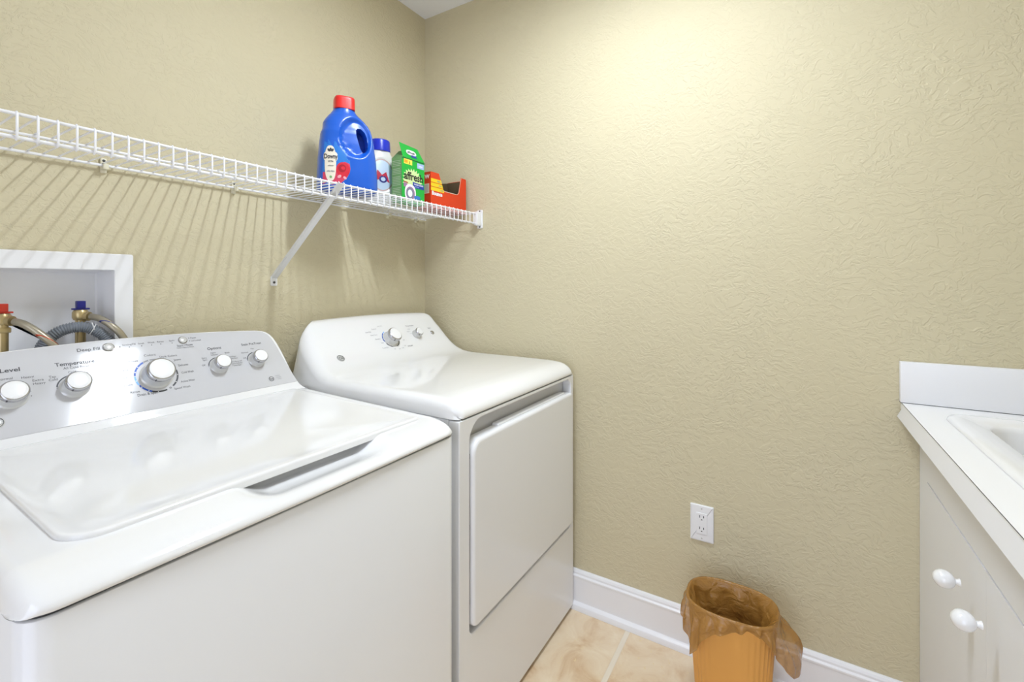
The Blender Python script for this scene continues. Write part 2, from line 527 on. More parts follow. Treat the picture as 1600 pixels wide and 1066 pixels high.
# ------------------------------------------------------------------ wire shelf
SY, SZ1, SZ0 = -0.31, 1.4985, 1.4555
SXL, SXR = -2.02, -0.008
shelf = empty('wire_shelf', (SXL, 0, SZ1))
tag(shelf, 'long white vinyl-coated wire shelf on the wall above the washer and dryer', 'shelf')
tube('front_rail', [(SXL, SY, SZ1 - 0.003), (SXR, SY, SZ1 - 0.003)], 0.0031, M_wire, shelf, 10)
tube('lower_rail', [(SXL, SY + 0.002, SZ0), (SXR, SY + 0.002, SZ0)], 0.0034, M_wire, shelf, 10)
tube('middle_rail', [(SXL, -0.182, SZ1 - 0.0065), (SXR, -0.182, SZ1 - 0.0065)], 0.0028, M_wire, shelf, 8)
tube('back_rail', [(SXL, -0.013, SZ1 - 0.007), (SXR, -0.013, SZ1 - 0.007)], 0.0033, M_wire, shelf, 10)
def shelf_wire_bm(x):
    bm = bmesh.new()
    r = 0.0019; yf = SY - 0.0042
    pts = [(x, -0.009, SZ1 - 0.002), (x, SY + 0.004, SZ1 - 0.002), (x, SY - 0.001, SZ1 + 0.0005), (x, yf, SZ1 - 0.004),
           (x, yf, SZ0 + 0.002), (x, yf + 0.001, SZ0 - 0.003), (x, SY + 0.002, SZ0 - 0.0045)]
    add_tube(bm, pts, r, 6)
    bmesh.ops.recalc_face_normals(bm, faces=bm.faces)
    return bm
w0 = obj('shelf_wire', shelf_wire_bm(-0.025), M_wire, shelf, 60)
for k in range(1, 77):
    c = w0.copy(); COL.objects.link(c); c.parent = shelf
    c.location = Vector((-0.0258 * k, 0, 0))

def clip(x):
    bm = bmesh.new()
    add_box(bm, x - 0.006, x + 0.006, -0.007, -0.0003, SZ1 - 0.024, SZ1 + 0.012, 0.0015)
    add_box(bm, x - 0.0055, x + 0.0055, -0.020, -0.006, SZ1 - 0.0165, SZ1 - 0.0105, 0.001)
    add_box(bm, x - 0.0055, x + 0.0055, -0.0215, -0.0175, SZ1 - 0.0165, SZ1 - 0.003, 0.001)
    o = obj('wall_clip', bm, M_clip, shelf); 
    bm = bmesh.new(); add_lathe(bm, [(0.0032, 0), (0.0030, 0.0012), (0.0, 0.002)], frame_matrix((x, -0.007, SZ1 + 0.006), (1, 0, 0), (0, -1, 0)), 12)
    obj('screw', bm, M_screw, o)
for x in (-1.46, -1.157, -0.85, -0.545, -0.232, -0.065, -1.78): clip(x)

def brace(x):
    """angled support: flat U strip from the wall foot up to the front rail"""
    a = Vector((x, -0.004, 1.222)); b = Vector((x, SY + 0.012, SZ0 + 0.004))
    d = (b - a).normalized(); nn = Vector((0, d.z, -d.y))
    bm = bmesh.new()
    hw, th = 0.0095, 0.0022
    L = (b - a).length + 0.052
    M = Matrix.Identity(4)
    X = Vector((1, 0, 0))
    sec = [(-hw, -th), (hw, -th), (hw, 0.006), (hw - 0.0018, 0.006), (hw - 0.0018, 0), (-hw + 0.0018, 0), (-hw + 0.0018, 0.006), (-hw, 0.006)]
    loops = []
    for t in (0.0, L * 0.45, L):
        loops.append([a + d * t + X * p[0] + nn * p[1] for p in sec])
    slab_loops(bm, loops); bmesh.ops.recalc_face_normals(bm, faces=bm.faces)
    o = obj('support_brace', bm, M_steelw, shelf)
    bm = bmesh.new()
    slab(bm, round_rect(x - 0.011, x + 0.011, 1.196, 1.228, 0.004), plane_xz(-0.0003), 0, 0.003, 0.001)
    obj('brace_foot', bm, M_white, o)
    bm = bmesh.new(); add_lathe(bm, [(0.0042, 0), (0.0038, 0.0014), (0.0, 0.0024)], frame_matrix((x, -0.0033, 1.207), (1, 0, 0), (0, -1, 0)), 14)
    obj('screw', bm, M_screw, o)
brace(-0.722); brace(-1.62)
# end bracket on the right wall
bm = bmesh.new()
slab(bm, round_rect(-0.325, -0.298, 1.436, 1.514, 0.004), Matrix(((0, 0, -1, -0.0003), (1, 0, 0, 0), (0, 1, 0, 0), (0, 0, 0, 1))), 0, 0.004, 0.001)
add_box(bm, -0.034, -0.004, -0.321, -0.300, 1.447, 1.504, 0.003)
bmesh.ops.recalc_face_normals(bm, faces=bm.faces)
eb = obj('end_bracket', bm, M_white, shelf)
for z in (1.509, 1.442):
    bm = bmesh.new(); add_lathe(bm, [(0.0032, 0), (0.0028, 0.0012), (0.0, 0.002)], frame_matrix((-0.0043, -0.312, z), (0, 1, 0), (-1, 0, 0)), 12)
    obj('screw', bm, M_screw, eb)

# ------------------------------------------------------------------ washing machine
WX0, WX1 = -1.460, -0.7245
WC = (WX0 + WX1) / 2
washer = empty('washing_machine', (WC, -0.40, 0))
tag(washer, 'white top-load washing machine with five silver-rimmed knobs on a pale grey console', 'washing machine')
# body
bm = bmesh.new()
def corner_rect(x0, x1, y0, y1, r, n=5):
    return round_rect(x0, x1, y0, y1, [r, 0.004, 0.004, r], n)
body_out = corner_rect(WX0 + 0.004, WX1 - 0.004, -0.7605, -0.055, 0.030)
loops = []
for d, z in ((0.0, 0.02), (0.0, 0.8412), (0.0008, 0.8430), (0.0025, 0.8440), (0.006, 0.8442)):
    lp = inset_loop(body_out, d); loops.append([Vector((p[0], p[1], z)) for p in lp])
slab_loops(bm, loops); bmesh.ops.recalc_face_normals(bm, faces=bm.faces)
obj('cabinet_body', bm, M_body, washer, 30)
bm = bmesh.new()
g = inset_loop(body_out, 0.0045)
slab_loops(bm, [[Vector((p[0], p[1], z)) for p in g] for z in (0.8443, 0.8495)]); bmesh.ops.recalc_face_normals(bm, faces=bm.faces)
obj('seam', bm, M_gap, washer)
for x in (WX0 + 0.05, WX1 - 0.05):
    for y in (-0.70, -0.10):
        bm = bmesh.new(); add_lathe(bm, [(0.022, 0.0005), (0.022, 0.008), (0.009, 0.011), (0.009, 0.022)], Matrix.Translation((x, y, 0)), 20)
        obj('foot', bm, M_gap, washer)

# deck: top cover with rounded front lip and hand scoop
LIDX0, LIDX1 = -1.402, -0.776
LIDY0, LIDY1 = -0.686, -0.196
prof = [(-0.7600, 0.8480), (-0.7625, 0.8500), (-0.7632, 0.8530), (-0.7615, 0.8570), (-0.7570, 0.8615), (-0.7500, 0.8660), (-0.7420, 0.8698),
        (-0.7320, 0.8730), (-0.7200, 0.8755), (-0.7080, 0.8775), (-0.6960, 0.8790), (-0.6860, 0.8798), (-0.676, 0.8800), (-0.660, 0.8802), (-0.640, 0.8805),
        (-0.60, 0.8812), (-0.50, 0.8830), (-0.40, 0.8850), (-0.30, 0.8872), (-0.22, 0.8890), (-0.19, 0.8900), (-0.12, 0.8905), (-0.05, 0.8905)]
def side_drop(e, R, H):
    if e >= R: return 0.0
    return H * (1 - sqrt(max(0, 1 - (1 - e / R) ** 2)))
SCX, SCH = -1.052, 0.158
def deck_point(x, i):
    y, z = prof[i]
    e = min(x - WX0, WX1 - x)
    zz = z - min(z - 0.848, side_drop(e, 0.022, 0.030))
    # plan rounding of the front corners and slight bow
    yy = y
    if y < -0.68:
        k = (-(y) - 0.68) / 0.083
        R = 0.04
        if e < R: yy += k * (R - sqrt(R * R - (R - e) ** 2)) * 0.9
        yy -= 0.004 * k * (1 - ((x - WC) / 0.36) ** 2)
    # scoop
    u = abs(x - SCX) / SCH
    if u < 1 and y < -0.63:
        a = sstep((1 - u) / 0.42)
        b = sstep((y + 0.764) / 0.070) if y < -0.694 else 1.0
        c = 1.0 if y < -0.655 else sstep((-0.63 - y) / 0.025)
        zz -= 0.024 * a * b * c
    return Vector((x, yy, zz))
xs = []
for e in (0, 0.0006, 0.002, 0.0045, 0.008, 0.012, 0.017, 0.022, 0.03, 0.04):
    xs.append(WX0 + e)
n = 110
xs += [WX0 + 0.04 + (WX1 - WX0 - 0.08) * k / n for k in range(1, n)]
xs += [WX1 - e for e in (0.04, 0.03, 0.022, 0.017, 0.012, 0.008, 0.0045, 0.002, 0.0006, 0)]
bm = bmesh.new()
P = []
for i in range(len(prof)):
    row = [deck_point(x, i) for x in xs]
    a, b = row[0].copy(), row[-1].copy(); a.z = 0.848; b.z = 0.848
    P.append([a] + row + [b])
# finer rows in the front part
Q = []
for i in range(len(P) - 1):
    Q.append(P[i])
    if i < 15: Q.append([(p + q) / 2 for p, q in zip(P[i], P[i + 1])])
Q.append(P[-1])
grid(bm, Q); bmesh.ops.recalc_face_normals(bm, faces=bm.faces)
deck = obj('top_cover', bm, M_gloss, washer, 50)

# lid: dished slab, proud of the deck
lid_out = round_rect(LIDX0, LIDX1, LIDY0, LIDY1, [0.012, 0.020, 0.020, 0.045], 8)
def lid_z(x, y):
    t = (y - LIDY0) / (LIDY1 - LIDY0)
    return 0.8868 + 0.0105 * t
bm = bmesh.new()
cx, cy = (LIDX0 + LIDX1) / 2, (LIDY0 + LIDY1) / 2
dense = []
for i, p in enumerate(lid_out):
    q = lid_out[(i + 1) % len(lid_out)]; L = math.hypot(q[0] - p[0], q[1] - p[1]); m = max(1, int(L / 0.03))
    for k in range(m): dense.append((p[0] + (q[0] - p[0]) * k / m, p[1] + (q[1] - p[1]) * k / m))
rings = []
for d, dz in ((0.0, -0.0135), (0.0, -0.0045), (0.0005, -0.0025), (0.0018, -0.0008), (0.0038, 0.0), (0.007, 0.0)):
    rings.append([Vector((p[0], p[1], lid_z(*p) + dz)) for p in inset_loop(dense, d)])
base = inset_loop(dense, 0.007)
for s, dz in ((0.985, -0.0001), (0.96, -0.0008), (0.93, -0.0020), (0.89, -0.0034), (0.84, -0.0046), (0.77, -0.0056), (0.68, -0.0064), (0.55, -0.0070), (0.4, -0.0074), (0.2, -0.0075), (0.02, -0.0075)):
    rings.append([Vector((cx + (p[0] - cx) * s, cy + (p[1] - cy) * s, lid_z(cx + (p[0] - cx) * s, cy + (p[1] - cy) * s) + dz)) for p in base])
slab_loops(bm, rings); bmesh.ops.recalc_face_normals(bm, faces=bm.faces)
obj('lid', bm, M_gloss, washer, 60)

# console: outline in the tilted panel plane (x, s)
PD = Vector((0, 0.103, 0.155)).normalized()
PN = Vector((0, -PD.z, PD.y))
PO = Vector((0, -0.175, 0.905))
def pm(x, s, h=0.0):
    return frame_matrix(PO + Vector((x, 0, 0)) + PD * s + PN * h, (1, 0, 0), PN)
MP = frame_matrix(PO, (1, 0, 0), PN)    # local (x, s, h)
half = [(-0.7250, -0.0225), (-0.7380, -0.0120), (-0.7450, -0.0020), (-0.7500, 0.012), (-0.7535, 0.029), (-0.7570, 0.050), (-0.7592, 0.072), (-0.7615, 0.095), (-0.7645, 0.119),
        (-0.7685, 0.142), (-0.7735, 0.160), (-0.7800, 0.173), (-0.7890, 0.1825), (-0.8010, 0.1885), (-0.8200, 0.1920), (-0.8555, 0.1950), (-0.92, 0.1990), (-0.9885, 0.2018), (-1.045, 0.2030)]
outl = half + [(2 * WC - x, s) for x, s in reversed(half)]
bm = bmesh.new()
def conpt(p, h):
    v = MP @ Vector((p[0], p[1], h)); return v
loops = []
front = inset_loop(outl, 0.006)
loops.append([conpt(p, 0.0) for p in front])
loops.append([conpt(p, -0.0008) for p in inset_loop(outl, 0.0035)])
loops.append([conpt(p, -0.0028) for p in inset_loop(outl, 0.0012)])
loops.append([conpt(p, -0.006) for p in outl])
back = []
for p in outl:
    v = conpt(p, -0.006); back.append(Vector((v.x, -0.046, max(0.86, v.z - 0.004))))
loops.append(back)
slab_loops(bm, loops); bmesh.ops.recalc_face_normals(bm, faces=bm.faces)
obj('console_housing', bm, M_gloss, washer, 40)
ph = [(-0.7540, 0.0055), (-0.7530, 0.0075), (-0.7545, 0.018), (-0.7600, 0.041), (-0.7655, 0.068), (-0.7710, 0.098), (-0.7765, 0.130), (-0.7830, 0.157), (-0.7900, 0.172), (-0.8020, 0.1815),
      (-0.8200, 0.1865), (-0.8555, 0.1900), (-0.92, 0.1942), (-0.9885, 0.1970), (-1.045, 0.1985)]
pout = ph + [(2 * WC - x, s) for x, s in reversed(ph)]
bm = bmesh.new()
slab_loops(bm, [[MP @ Vector((p[0], p[1], h)) for p in lp] for lp, h in ((pout, 0.0), (pout, 0.0006), (inset_loop(pout, 0.0008), 0.0010))])
bmesh.ops.recalc_face_normals(bm, faces=bm.faces)
obj('control_panel', bm, M_panel, washer, None)
H0 = 0.0010

def knob(parent, M, r, h, big=False, name='control_knob'):
    """dial: flared skirt, tapering body, chrome band, white cap; pointer slot"""
    bm = bmesh.new()
    add_lathe(bm, [(r * 1.36, 0.0002), (r * 1.36, 0.0012), (r * 1.25, 0.0030), (r * 1.20, 0.0045), (r * 1.16, h * 0.45), (r * 1.13, h * 0.62)], M, 56)
    k = obj(name, bm, M_skirt, parent, 40)
    bm = bmesh.new()
    add_lathe(bm, [(r * 1.13, h * 0.60), (r * 1.17, h * 0.66), (r * 1.19, h * 0.78), (r * 1.15, h * 0.90), (r * 1.02, h * 0.97), (r * 0.99, h * 0.975)], M, 56, cap=False)
    obj('chrome_band', bm, M_chrome, k, 40)
    bm = bmesh.new()
    add_lathe(bm, [(r * 1.00, h * 0.95), (r * 0.99, h * 0.985), (r * 0.93, h * 1.0), (r * 0.6, h * 1.025), (0, h * 1.03)], M, 56, cap=False)
    obj('knob_cap', bm, M_knob, k, 50)
    bm = bmesh.new()
    a = math.radians(238)
    add_box(bm, r * 1.165, r * 1.205, -0.0012, 0.0012, h * 0.68, h * 0.88)
    bm.transform(M @ Matrix.Rotation(a, 4, 'Z'))
    obj('pointer', bm, M_ink, k, None)
    return k

kn = [(-1.337, 0.089, 0.0190, 0.033), (-1.2415, 0.0915, 0.0190, 0.033), (-0.9495, 0.0915, 0.0170, 0.031), (-0.8480, 0.0930, 0.0170, 0.031)]
for x, s, r, h in kn: knob(washer, pm(x, s, H0), r, h)
MK = pm(-1.0925, 0.0905, H0)
knob(washer, MK, 0.0255, 0.036, True, 'cycle_dial')
# round push buttons
for x, s, r in ((-1.1700, 0.1785, 0.0100), (-1.0166, 0.1790, 0.0092)):
    bm = bmesh.new(); M = pm(x, s, H0)
    add_lathe(bm, [(r * 1.15, 0.0001), (r * 1.15, 0.0012), (r * 1.0, 0.0020), (r * 0.97, 0.0012)], M, 36)
    b = obj('push_button', bm, M_chrome, washer, 40)
    bm = bmesh.new(); add_lathe(bm, [(r * 0.93, 0.0008), (r * 0.92, 0.0034), (r * 0.80, 0.0042), (0, 0.0044)], M, 36, cap=False)
    obj('button_cap', bm, M_skirt, b, 40)
# emblem lower left
def emblem(parent, M, r):
    bm = bmesh.new(); add_lathe(bm, [(r, 0.0001), (r, 0.0010), (r * 0.95, 0.0014), (0, 0.0014)], M, 40)
    e = obj('emblem', bm, M_skirt, parent, 40)
    bm = bmesh.new(); add_arc(bm, M, r * 0.80, r * 0.90, 0, 360, 0, 0.0017, 40)
    add_text(bm, 'GE', r * 1.15, M, 0, -r * 0.40, 'CENTER', 0, 0.0017, shear=0.2)
    obj('emblem_mark', bm, M_ink, e, None)
emblem(washer, pm(-1.3620, 0.0400, H0), 0.0115)

# printed lettering on the console
hh = H0 + 0.0003
LB = {}
def cluster(x, s):
    if s > 0.155 and x > -1.24 and x < -0.95: return 'fill' if x < -1.18 else ('lamps' if x < -1.0355 else 'start')
    for nm_, lo, hi in (('soil', -2, -1.2905), ('temperature', -1.2905, -1.185), ('cycle', -1.185, -0.998), ('options', -0.998, -0.889), ('stain', -0.889, -0.83), ('mark', -0.83, -0.815), ('note', -0.815, 0)):
        if lo <= x < hi: return nm_
def LBM(x, s):
    return LB.setdefault(cluster(x, s), bmesh.new())
def T(body, x0, s, width, size, mi=0, bold=0.0, align='LEFT'):
    add_text(LBM(x0, s), body, size, MP, x0, s, align, mi, hh, bold, 0.0, width)
T('Soil Level', -1.3715, 0.1440, 0.053, 0.0125, 0, 0.0002)
T('Normal', -1.3530, 0.1275, 0.022, 0.0075); T('Heavy', -1.3190, 0.1255, 0.0185, 0.0075)
T('Extra', -1.3040, 0.1160, 0.0165, 0.0072); T('Heavy', -1.3040, 0.1085, 0.0185, 0.0072)
T('Light', -1.3790, 0.1210, 0.015, 0.0075); T('Light', -1.3960, 0.0980, 0.015, 0.0075)
T('Temperature', -1.2660, 0.1440, 0.066, 0.0122, 0, 0.0002)
T('All Cold Rinse', -1.2540, 0.1350, 0.043, 0.0080)
T('Cold', -1.2480, 0.1245, 0.013, 0.0075); T('Tap', -1.2790, 0.1190, 0.011, 0.0075); T('Cold', -1.2800, 0.1120, 0.0135, 0.0075)
T('Cool', -1.2180, 0.1200, 0.013, 0.0072); T('Warm', -1.2080, 0.1020, 0.015, 0.0072); T('Hot', -1.2070, 0.0850, 0.011, 0.0072)
T('Deep Fill', -1.2265, 0.1745, 0.040, 0.0110, 0, 0.0001)
for body, x, wd in (('Sensing/Fill', -1.1440, 0.026), ('Soak', -1.1130, 0.013), ('Wash', -1.0930, 0.014), ('Rinse', -1.0735, 0.014), ('Spin', -1.0475, 0.012)):
    T(body, x, 0.1790, wd, 0.0062)
    M = pm(x + wd * 0.5, 0.1740, hh)
    add_poly(LBM(x, 0.17), [(0.0012 * cos(k * pi / 5), 0.0012 * sin(k * pi / 5)) for k in range(10)], M, 0)
M = pm(-1.1490, 0.1770, hh); add_poly(LBM(-1.149, 0.177), [(0.0014 * cos(k * pi / 5), 0.0014 * sin(k * pi / 5)) for k in range(10)], M, 0)
T('Start / Pause', -1.0330, 0.1615, 0.036, 0.0080, 0, 0.0001)
T('Hold 3 Secs to Reset', -1.0345, 0.1560, 0.039, 0.0052)
T('Pause', -0.9975, 0.1815, 0.013, 0.0066); T('Lid Locked', -0.9975, 0.1730, 0.023, 0.0066)
for s in (0.1840, 0.1755):
    add_poly(LBM(-1.001, 0.18), [(-0.0014, -0.0014), (0.0014, -0.0014), (0.0, 0.0016)], pm(-1.0010, s, hh), 0)
T('Options', -0.9660, 0.1420, 0.035, 0.0112, 0, 0.0001)
T('Stain PreTreat', -0.8760, 0.1430, 0.057, 0.0100, 0, 0.0001)
T('Off', -0.9905, 0.0970, 0.008, 0.0068); T('Extra', -0.9860, 0.1180, 0.012, 0.0062); T('Spin', -0.9850, 0.1120, 0.011, 0.0062)
T('Fabric', -0.9610, 0.1300, 0.013, 0.0062); T('Softener', -0.9620, 0.1240, 0.018, 0.0062)
T('Both', -0.9260, 0.1255, 0.012, 0.0062); T('Extra Rinse', -0.9215, 0.1120, 0.021, 0.0058); T('Warm Rinse', -0.9200, 0.1060, 0.023, 0.0058)
T('Extra Rinse and', -0.9190, 0.0960, 0.030, 0.0055); T('Fabric Softener', -0.9190, 0.0900, 0.030, 0.0055); T('+ Extra Spin', -0.9180, 0.0840, 0.024, 0.0055)
T('Normal', -0.8830, 0.1190, 0.018, 0.0062); T('Off', -0.8830, 0.1020, 0.008, 0.0062); T('Max', -0.8540, 0.1285, 0.009, 0.0062)
# cycle names around the main dial
for body, x, s, wd, sz, al in (('Colors', -1.1080, 0.1440, 0.024, 0.0080, 'LEFT'), ('Dark Colors', -1.0770, 0.1355, 0.037, 0.0078, 'LEFT'), ('Jeans', -1.0490, 0.1230, 0.016, 0.0078, 'LEFT'),
                           ('Delicates', -1.0430, 0.1060, 0.022, 0.0078, 'LEFT'), ('Cold Wash', -1.0405, 0.0850, 0.027, 0.0078, 'LEFT'), ('Active Wear', -1.0475, 0.0610, 0.032, 0.0078, 'LEFT'),
                           ('Speed Wash', -1.0655, 0.0455, 0.035, 0.0078, 'LEFT'), ('Drain & Spin', -1.1400, 0.0440, 0.038, 0.0088, 'LEFT'), ('Whites', -1.1430, 0.1330, 0.021, 0.0078, 'LEFT'),
                           ('Towels', -1.1640, 0.1120, 0.020, 0.0078, 'LEFT'), ('Bulky', -1.1670, 0.0930, 0.017, 0.0078, 'LEFT'), ('Casuals', -1.1660, 0.0740, 0.022, 0.0078, 'LEFT'), ('Rinse', -1.1520, 0.0540, 0.018, 0.0078, 'LEFT')):
    T(body, x, s, wd, sz, 0, 0.0001 if 'Drain' in body else 0.0)
# round efficiency mark and small print
M = pm(-0.8255, 0.0275, hh)
bm = LBM(-0.82, 0.02)
add_arc(bm, M, 0.0058, 0.0074, 0, 360, 0, 0.0, 30)
add_text(bm, 'he', 0.0090, M, 0, -0.0028, 'CENTER', 0, 0.0, 0.0002)
T('MACHINE', -0.8130, 0.0330, 0.014, 0.0040, 1); T('WASHABLE', -0.8110, 0.0275, 0.015, 0.0040, 1); T('GUIDE', -0.8080, 0.0220, 0.011, 0.0040, 1)
for b_ in LB.values(): obj('printed_lettering', b_, [M_ink, M_inkl], washer, None)
# coloured arc around the cycle dial and grey arcs around the small knobs
bm = bmesh.new()
M = pm(-1.0925, 0.0905, hh)
R0, R1 = 0.0412, 0.0450
segs = [(118, 152, 2), (152, 172, 2), (174, 205, 3), (207, 246, 2), (246, 287, 1), (60, 117, 4), (12, 58, 4), (-52, 10, 0)]
for a0, a1, mi in segs: add_arc(bm, M, R0, R1, a0, a1, mi, 0.0, 20)
for a in (140, 160, 190, 215, 237, 262, -8, -35, 20, 45, 70, 100):
    q = math.radians(a); rr = (R0 + R1) / 2
    add_poly(bm, [(rr * cos(q) + 0.0011 * cos(k * pi / 5), rr * sin(q) + 0.0011 * sin(k * pi / 5)) for k in range(10)], M, 5, 0.0001)
q = math.radians(-62); add_arc(bm, pm(-1.0925 + 0.0432 * cos(q), 0.0905 + 0.0432 * sin(q), hh), 0.0014, 0.0024, 0, 360, 0, 0, 16)
RM = [M_ink, M_black, M_blue, M_lblue, M_inkl, M_knob]
obj('dial_ring', bm, RM, washer, None)
for x, s, r, h in kn:
    M = pm(x, s, hh); ra, rb = r * 1.42, r * 1.56
    bm = bmesh.new()
    add_arc(bm, M, ra, rb, 100, 170, 0, 0.0, 16); add_arc(bm, M, ra, rb, 10, 92, 4, 0.0, 16)
    for a in (-8, 96, 175, 45):
        q = math.radians(a); rr = (ra + rb) / 2
        add_poly(bm, [(rr * cos(q) + 0.0010 * cos(k * pi / 4), rr * sin(q) + 0.0010 * sin(k * pi / 4)) for k in range(8)], M, 0, 0.0001)
    obj('dial_ring', bm, RM, washer, None)

# ------------------------------------------------------------------ clothes dryer
DX0, DX1 = -0.7080, -0.0190
DC = (DX0 + DX1) / 2; DW = (DX1 - DX0) / 2
dryer = empty('clothes_dryer', (DC, -0.40, 0))
tag(dryer, 'white front-load clothes dryer with curved console standing in the corner right of the washer', 'dryer')
# one-piece top cover and console
raw = [(-0.7490, 0.8685, 'f'), (-0.7508, 0.8705, 'f'), (-0.7515, 0.8750, 'f'), (-0.7485, 0.8830, 'f'), (-0.7420, 0.8915, 'f'), (-0.7320, 0.8990, 'f'), (-0.7200, 0.9055, 'f'),
       (-0.7060, 0.9100, 'f'), (-0.6900, 0.9130, 'f'), (-0.6600, 0.9150, 'f'), (-0.60, 0.9158, 'f'), (-0.50, 0.9160, 'f'), (-0.42, 0.9160, 'f'), (-0.34, 0.9162, 'f'), (-0.30, 0.9168, 't'),
       (-0.274, 0.9185, 't'), (-0.250, 0.9225, 't'), (-0.228, 0.9305, 't'), (-0.210, 0.9400, 't'), (-0.195, 0.9510, 't'), (-0.180, 0.9640, 't'), (-0.165, 0.9790, 't'), (-0.150, 0.9955, 'c'),
       (-0.135, 1.0130, 'c'), (-0.120, 1.0310, 'c'), (-0.108, 1.0455, 'c'), (-0.099, 1.0560, 'c'), (-0.091, 1.0645, 'c'), (-0.084, 1.0705, 'c'), (-0.076, 1.0745, 'c'), (-0.066, 1.0765, 'c'), (-0.055, 1.0765, 'c'), (-0.048, 1.0765, 'c')]
ZT = 1.0765
def dryer_row(i, nx=48):
    y, z, k = raw[i]
    a = raw[max(0, i - 1)]; b = raw[min(len(raw) - 1, i + 1)]
    t = Vector((0, b[0] - a[0], b[1] - a[1])).normalized()
    nrm = Vector((0, -t.z, t.y))
    wd = DW
    # front plan corner rounding
    if y < -0.70:
        q = (-0.70 - y) / 0.055
        wd -= 0.016 * (1 - sqrt(max(0, 1 - q * q))) if q < 1 else 0.016
    # console taper and rounded upper corners
    if z > 0.93:
        q = (z - 0.93) / (ZT - 0.93)
        wd -= 0.016 * q
        h = ZT + 0.003 - z; R = 0.070
        if h < R: wd -= (R - sqrt(max(0, R * R - (R - h) ** 2)))
        if y > -0.080: wd -= 0.62 * (y + 0.080)
    t3 = sstep((y + 0.30) / 0.15)
    r = 0.024 + 0.014 * t3
    if y < -0.70: r = 0.024 + 0.0 * t3
    top = sstep((z - 1.035) / (ZT - 1.035))
    r = r * (1 - 0.82 * top)
    # base line of the side wall
    if y < -0.30: base = Vector((0, y, 0.868))
    else:
        q = sstep((y + 0.30) / 0.20)
        base = Vector((0, y + (-0.048 - y) * q, 0.868))
    pts = []
    P0 = Vector((0, y, z))
    crown = 0.010 * sstep((z - 0.96) / 0.10)
    front = 0.0
    if i < 8: r = min(r, 0.012 + 0.012 * (i / 8))
    low = (z - 0.868)
    depth = r if nrm.z < 0.3 else min(r, low * 0.92 + 0.001)
    seg = 7
    left = []
    for j in range(seg + 1):
        th = pi / 2 * j / seg
        left.append((-wd + r - r * cos(th), -depth * (1 - sin(th))))
    row = [(-wd, None)] + left
    m = nx
    xs_ = [(-wd + r) + (2 * wd - 2 * r) * j / m for j in range(1, m)]
    row += [(x, 0.0) for x in xs_]
    row += [(-a_, b_) for a_, b_ in reversed(left)] + [(wd, None)]
    out = []
    for x, d in row:
        if d is None:
            p = base.copy(); p.x = DC + x
        else:
            p = P0 + nrm * d; p.x = DC + x; p.y = min(p.y, -0.0475)
            p.z = max(p.z, 0.868)
        if d is not None:
            p.z += crown * (0.55 - (x / DW) ** 2)
            if y < -0.70: p.y -= 0.0
        out.append(p)
    return out
bm = bmesh.new()
rows = [dryer_row(i) for i in range(len(raw))]
R2 = []
for i in range(len(rows) - 1):
    R2.append(rows[i])
R2.append(rows[-1])
# closing back
last = [Vector((p.x, -0.046, 0.868)) for p in rows[-1]]
R2.append(last)
grid(bm, R2); bmesh.ops.recalc_face_normals(bm, faces=bm.faces)
cov = obj('top_cover', bm, M_gloss, dryer, 45)

# cabinet: shell and recessed front
box('cabinet_body', (DX0 + 0.004, DX1 - 0.003, -0.715, -0.050, 0.014, 0.866), M_body, dryer, 0.003)
box('seam', (DX0 + 0.012, DX1 - 0.012, -0.7455, -0.055, 0.8655, 0.8715), M_gap, dryer)
for x in (DX0 + 0.05, DX1 - 0.05):
    for y in (-0.69, -0.10):
        bm = bmesh.new(); add_lathe(bm, [(0.022, 0.0005), (0.022, 0.006), (0.009, 0.008), (0.009, 0.016)], Matrix.Translation((x, y, 0)), 20)
        obj('foot', bm, M_gap, dryer)
# front panel with the door opening
RX0, RX1, RZ0, RZ1 = -0.6620, -0.0440, 0.3120, 0.8550
hole = round_rect(RX0, RX1, RZ0, RZ1, [0.012, 0.030, 0.055, 0.020], 8)
fx0, fx1 = DX0 + 0.004, DX1 - 0.003
outer = match_rect(fx0, fx1, 0.014, 0.8650, hole)
bm = bmesh.new()
ring_plate(bm, outer, hole, 0.0, 0.034, plane_xz(-0.7155))
bmesh.ops.recalc_face_normals(bm, faces=bm.faces)
fp = obj('front_panel', bm, M_body, dryer, 30)
md = fp.modifiers.new('bevel', 'BEVEL'); md.width = 0.003; md.segments = 3; md.limit_method = 'ANGLE'; md.angle_limit = math.radians(50)
bm = bmesh.new(); add_poly(bm, hole, plane_xz(-0.7165)); obj('door_recess', bm, M_recess, dryer, None)
# door
door_out = round_rect(-0.6560, -0.0420, 0.3260, 0.8050, [0.0135, 0.016, 0.038, 0.024], 8)
bm = bmesh.new()
slab(bm, door_out, plane_xz(-0.7220), 0.0, 0.0355, 0.009, seg=5)
bmesh.ops.recalc_face_normals(bm, faces=bm.faces)
door = obj('door', bm, M_body, dryer, 40)
bm = bmesh.new()
lipo = round_rect(-0.52, -0.085, 0.798, 0.8115, 0.004, 4)
slab(bm, lipo, plane_xz(-0.7225), 0.0, 0.020, 0.003); bmesh.ops.recalc_face_normals(bm, faces=bm.faces)
obj('finger_grip', bm, M_body, door)
for z in (0.765, 0.585, 0.395):
    box('hinge', (-0.6600, -0.6555, -0.7440, -0.7380, z - 0.006, z + 0.006), M_gap, door)

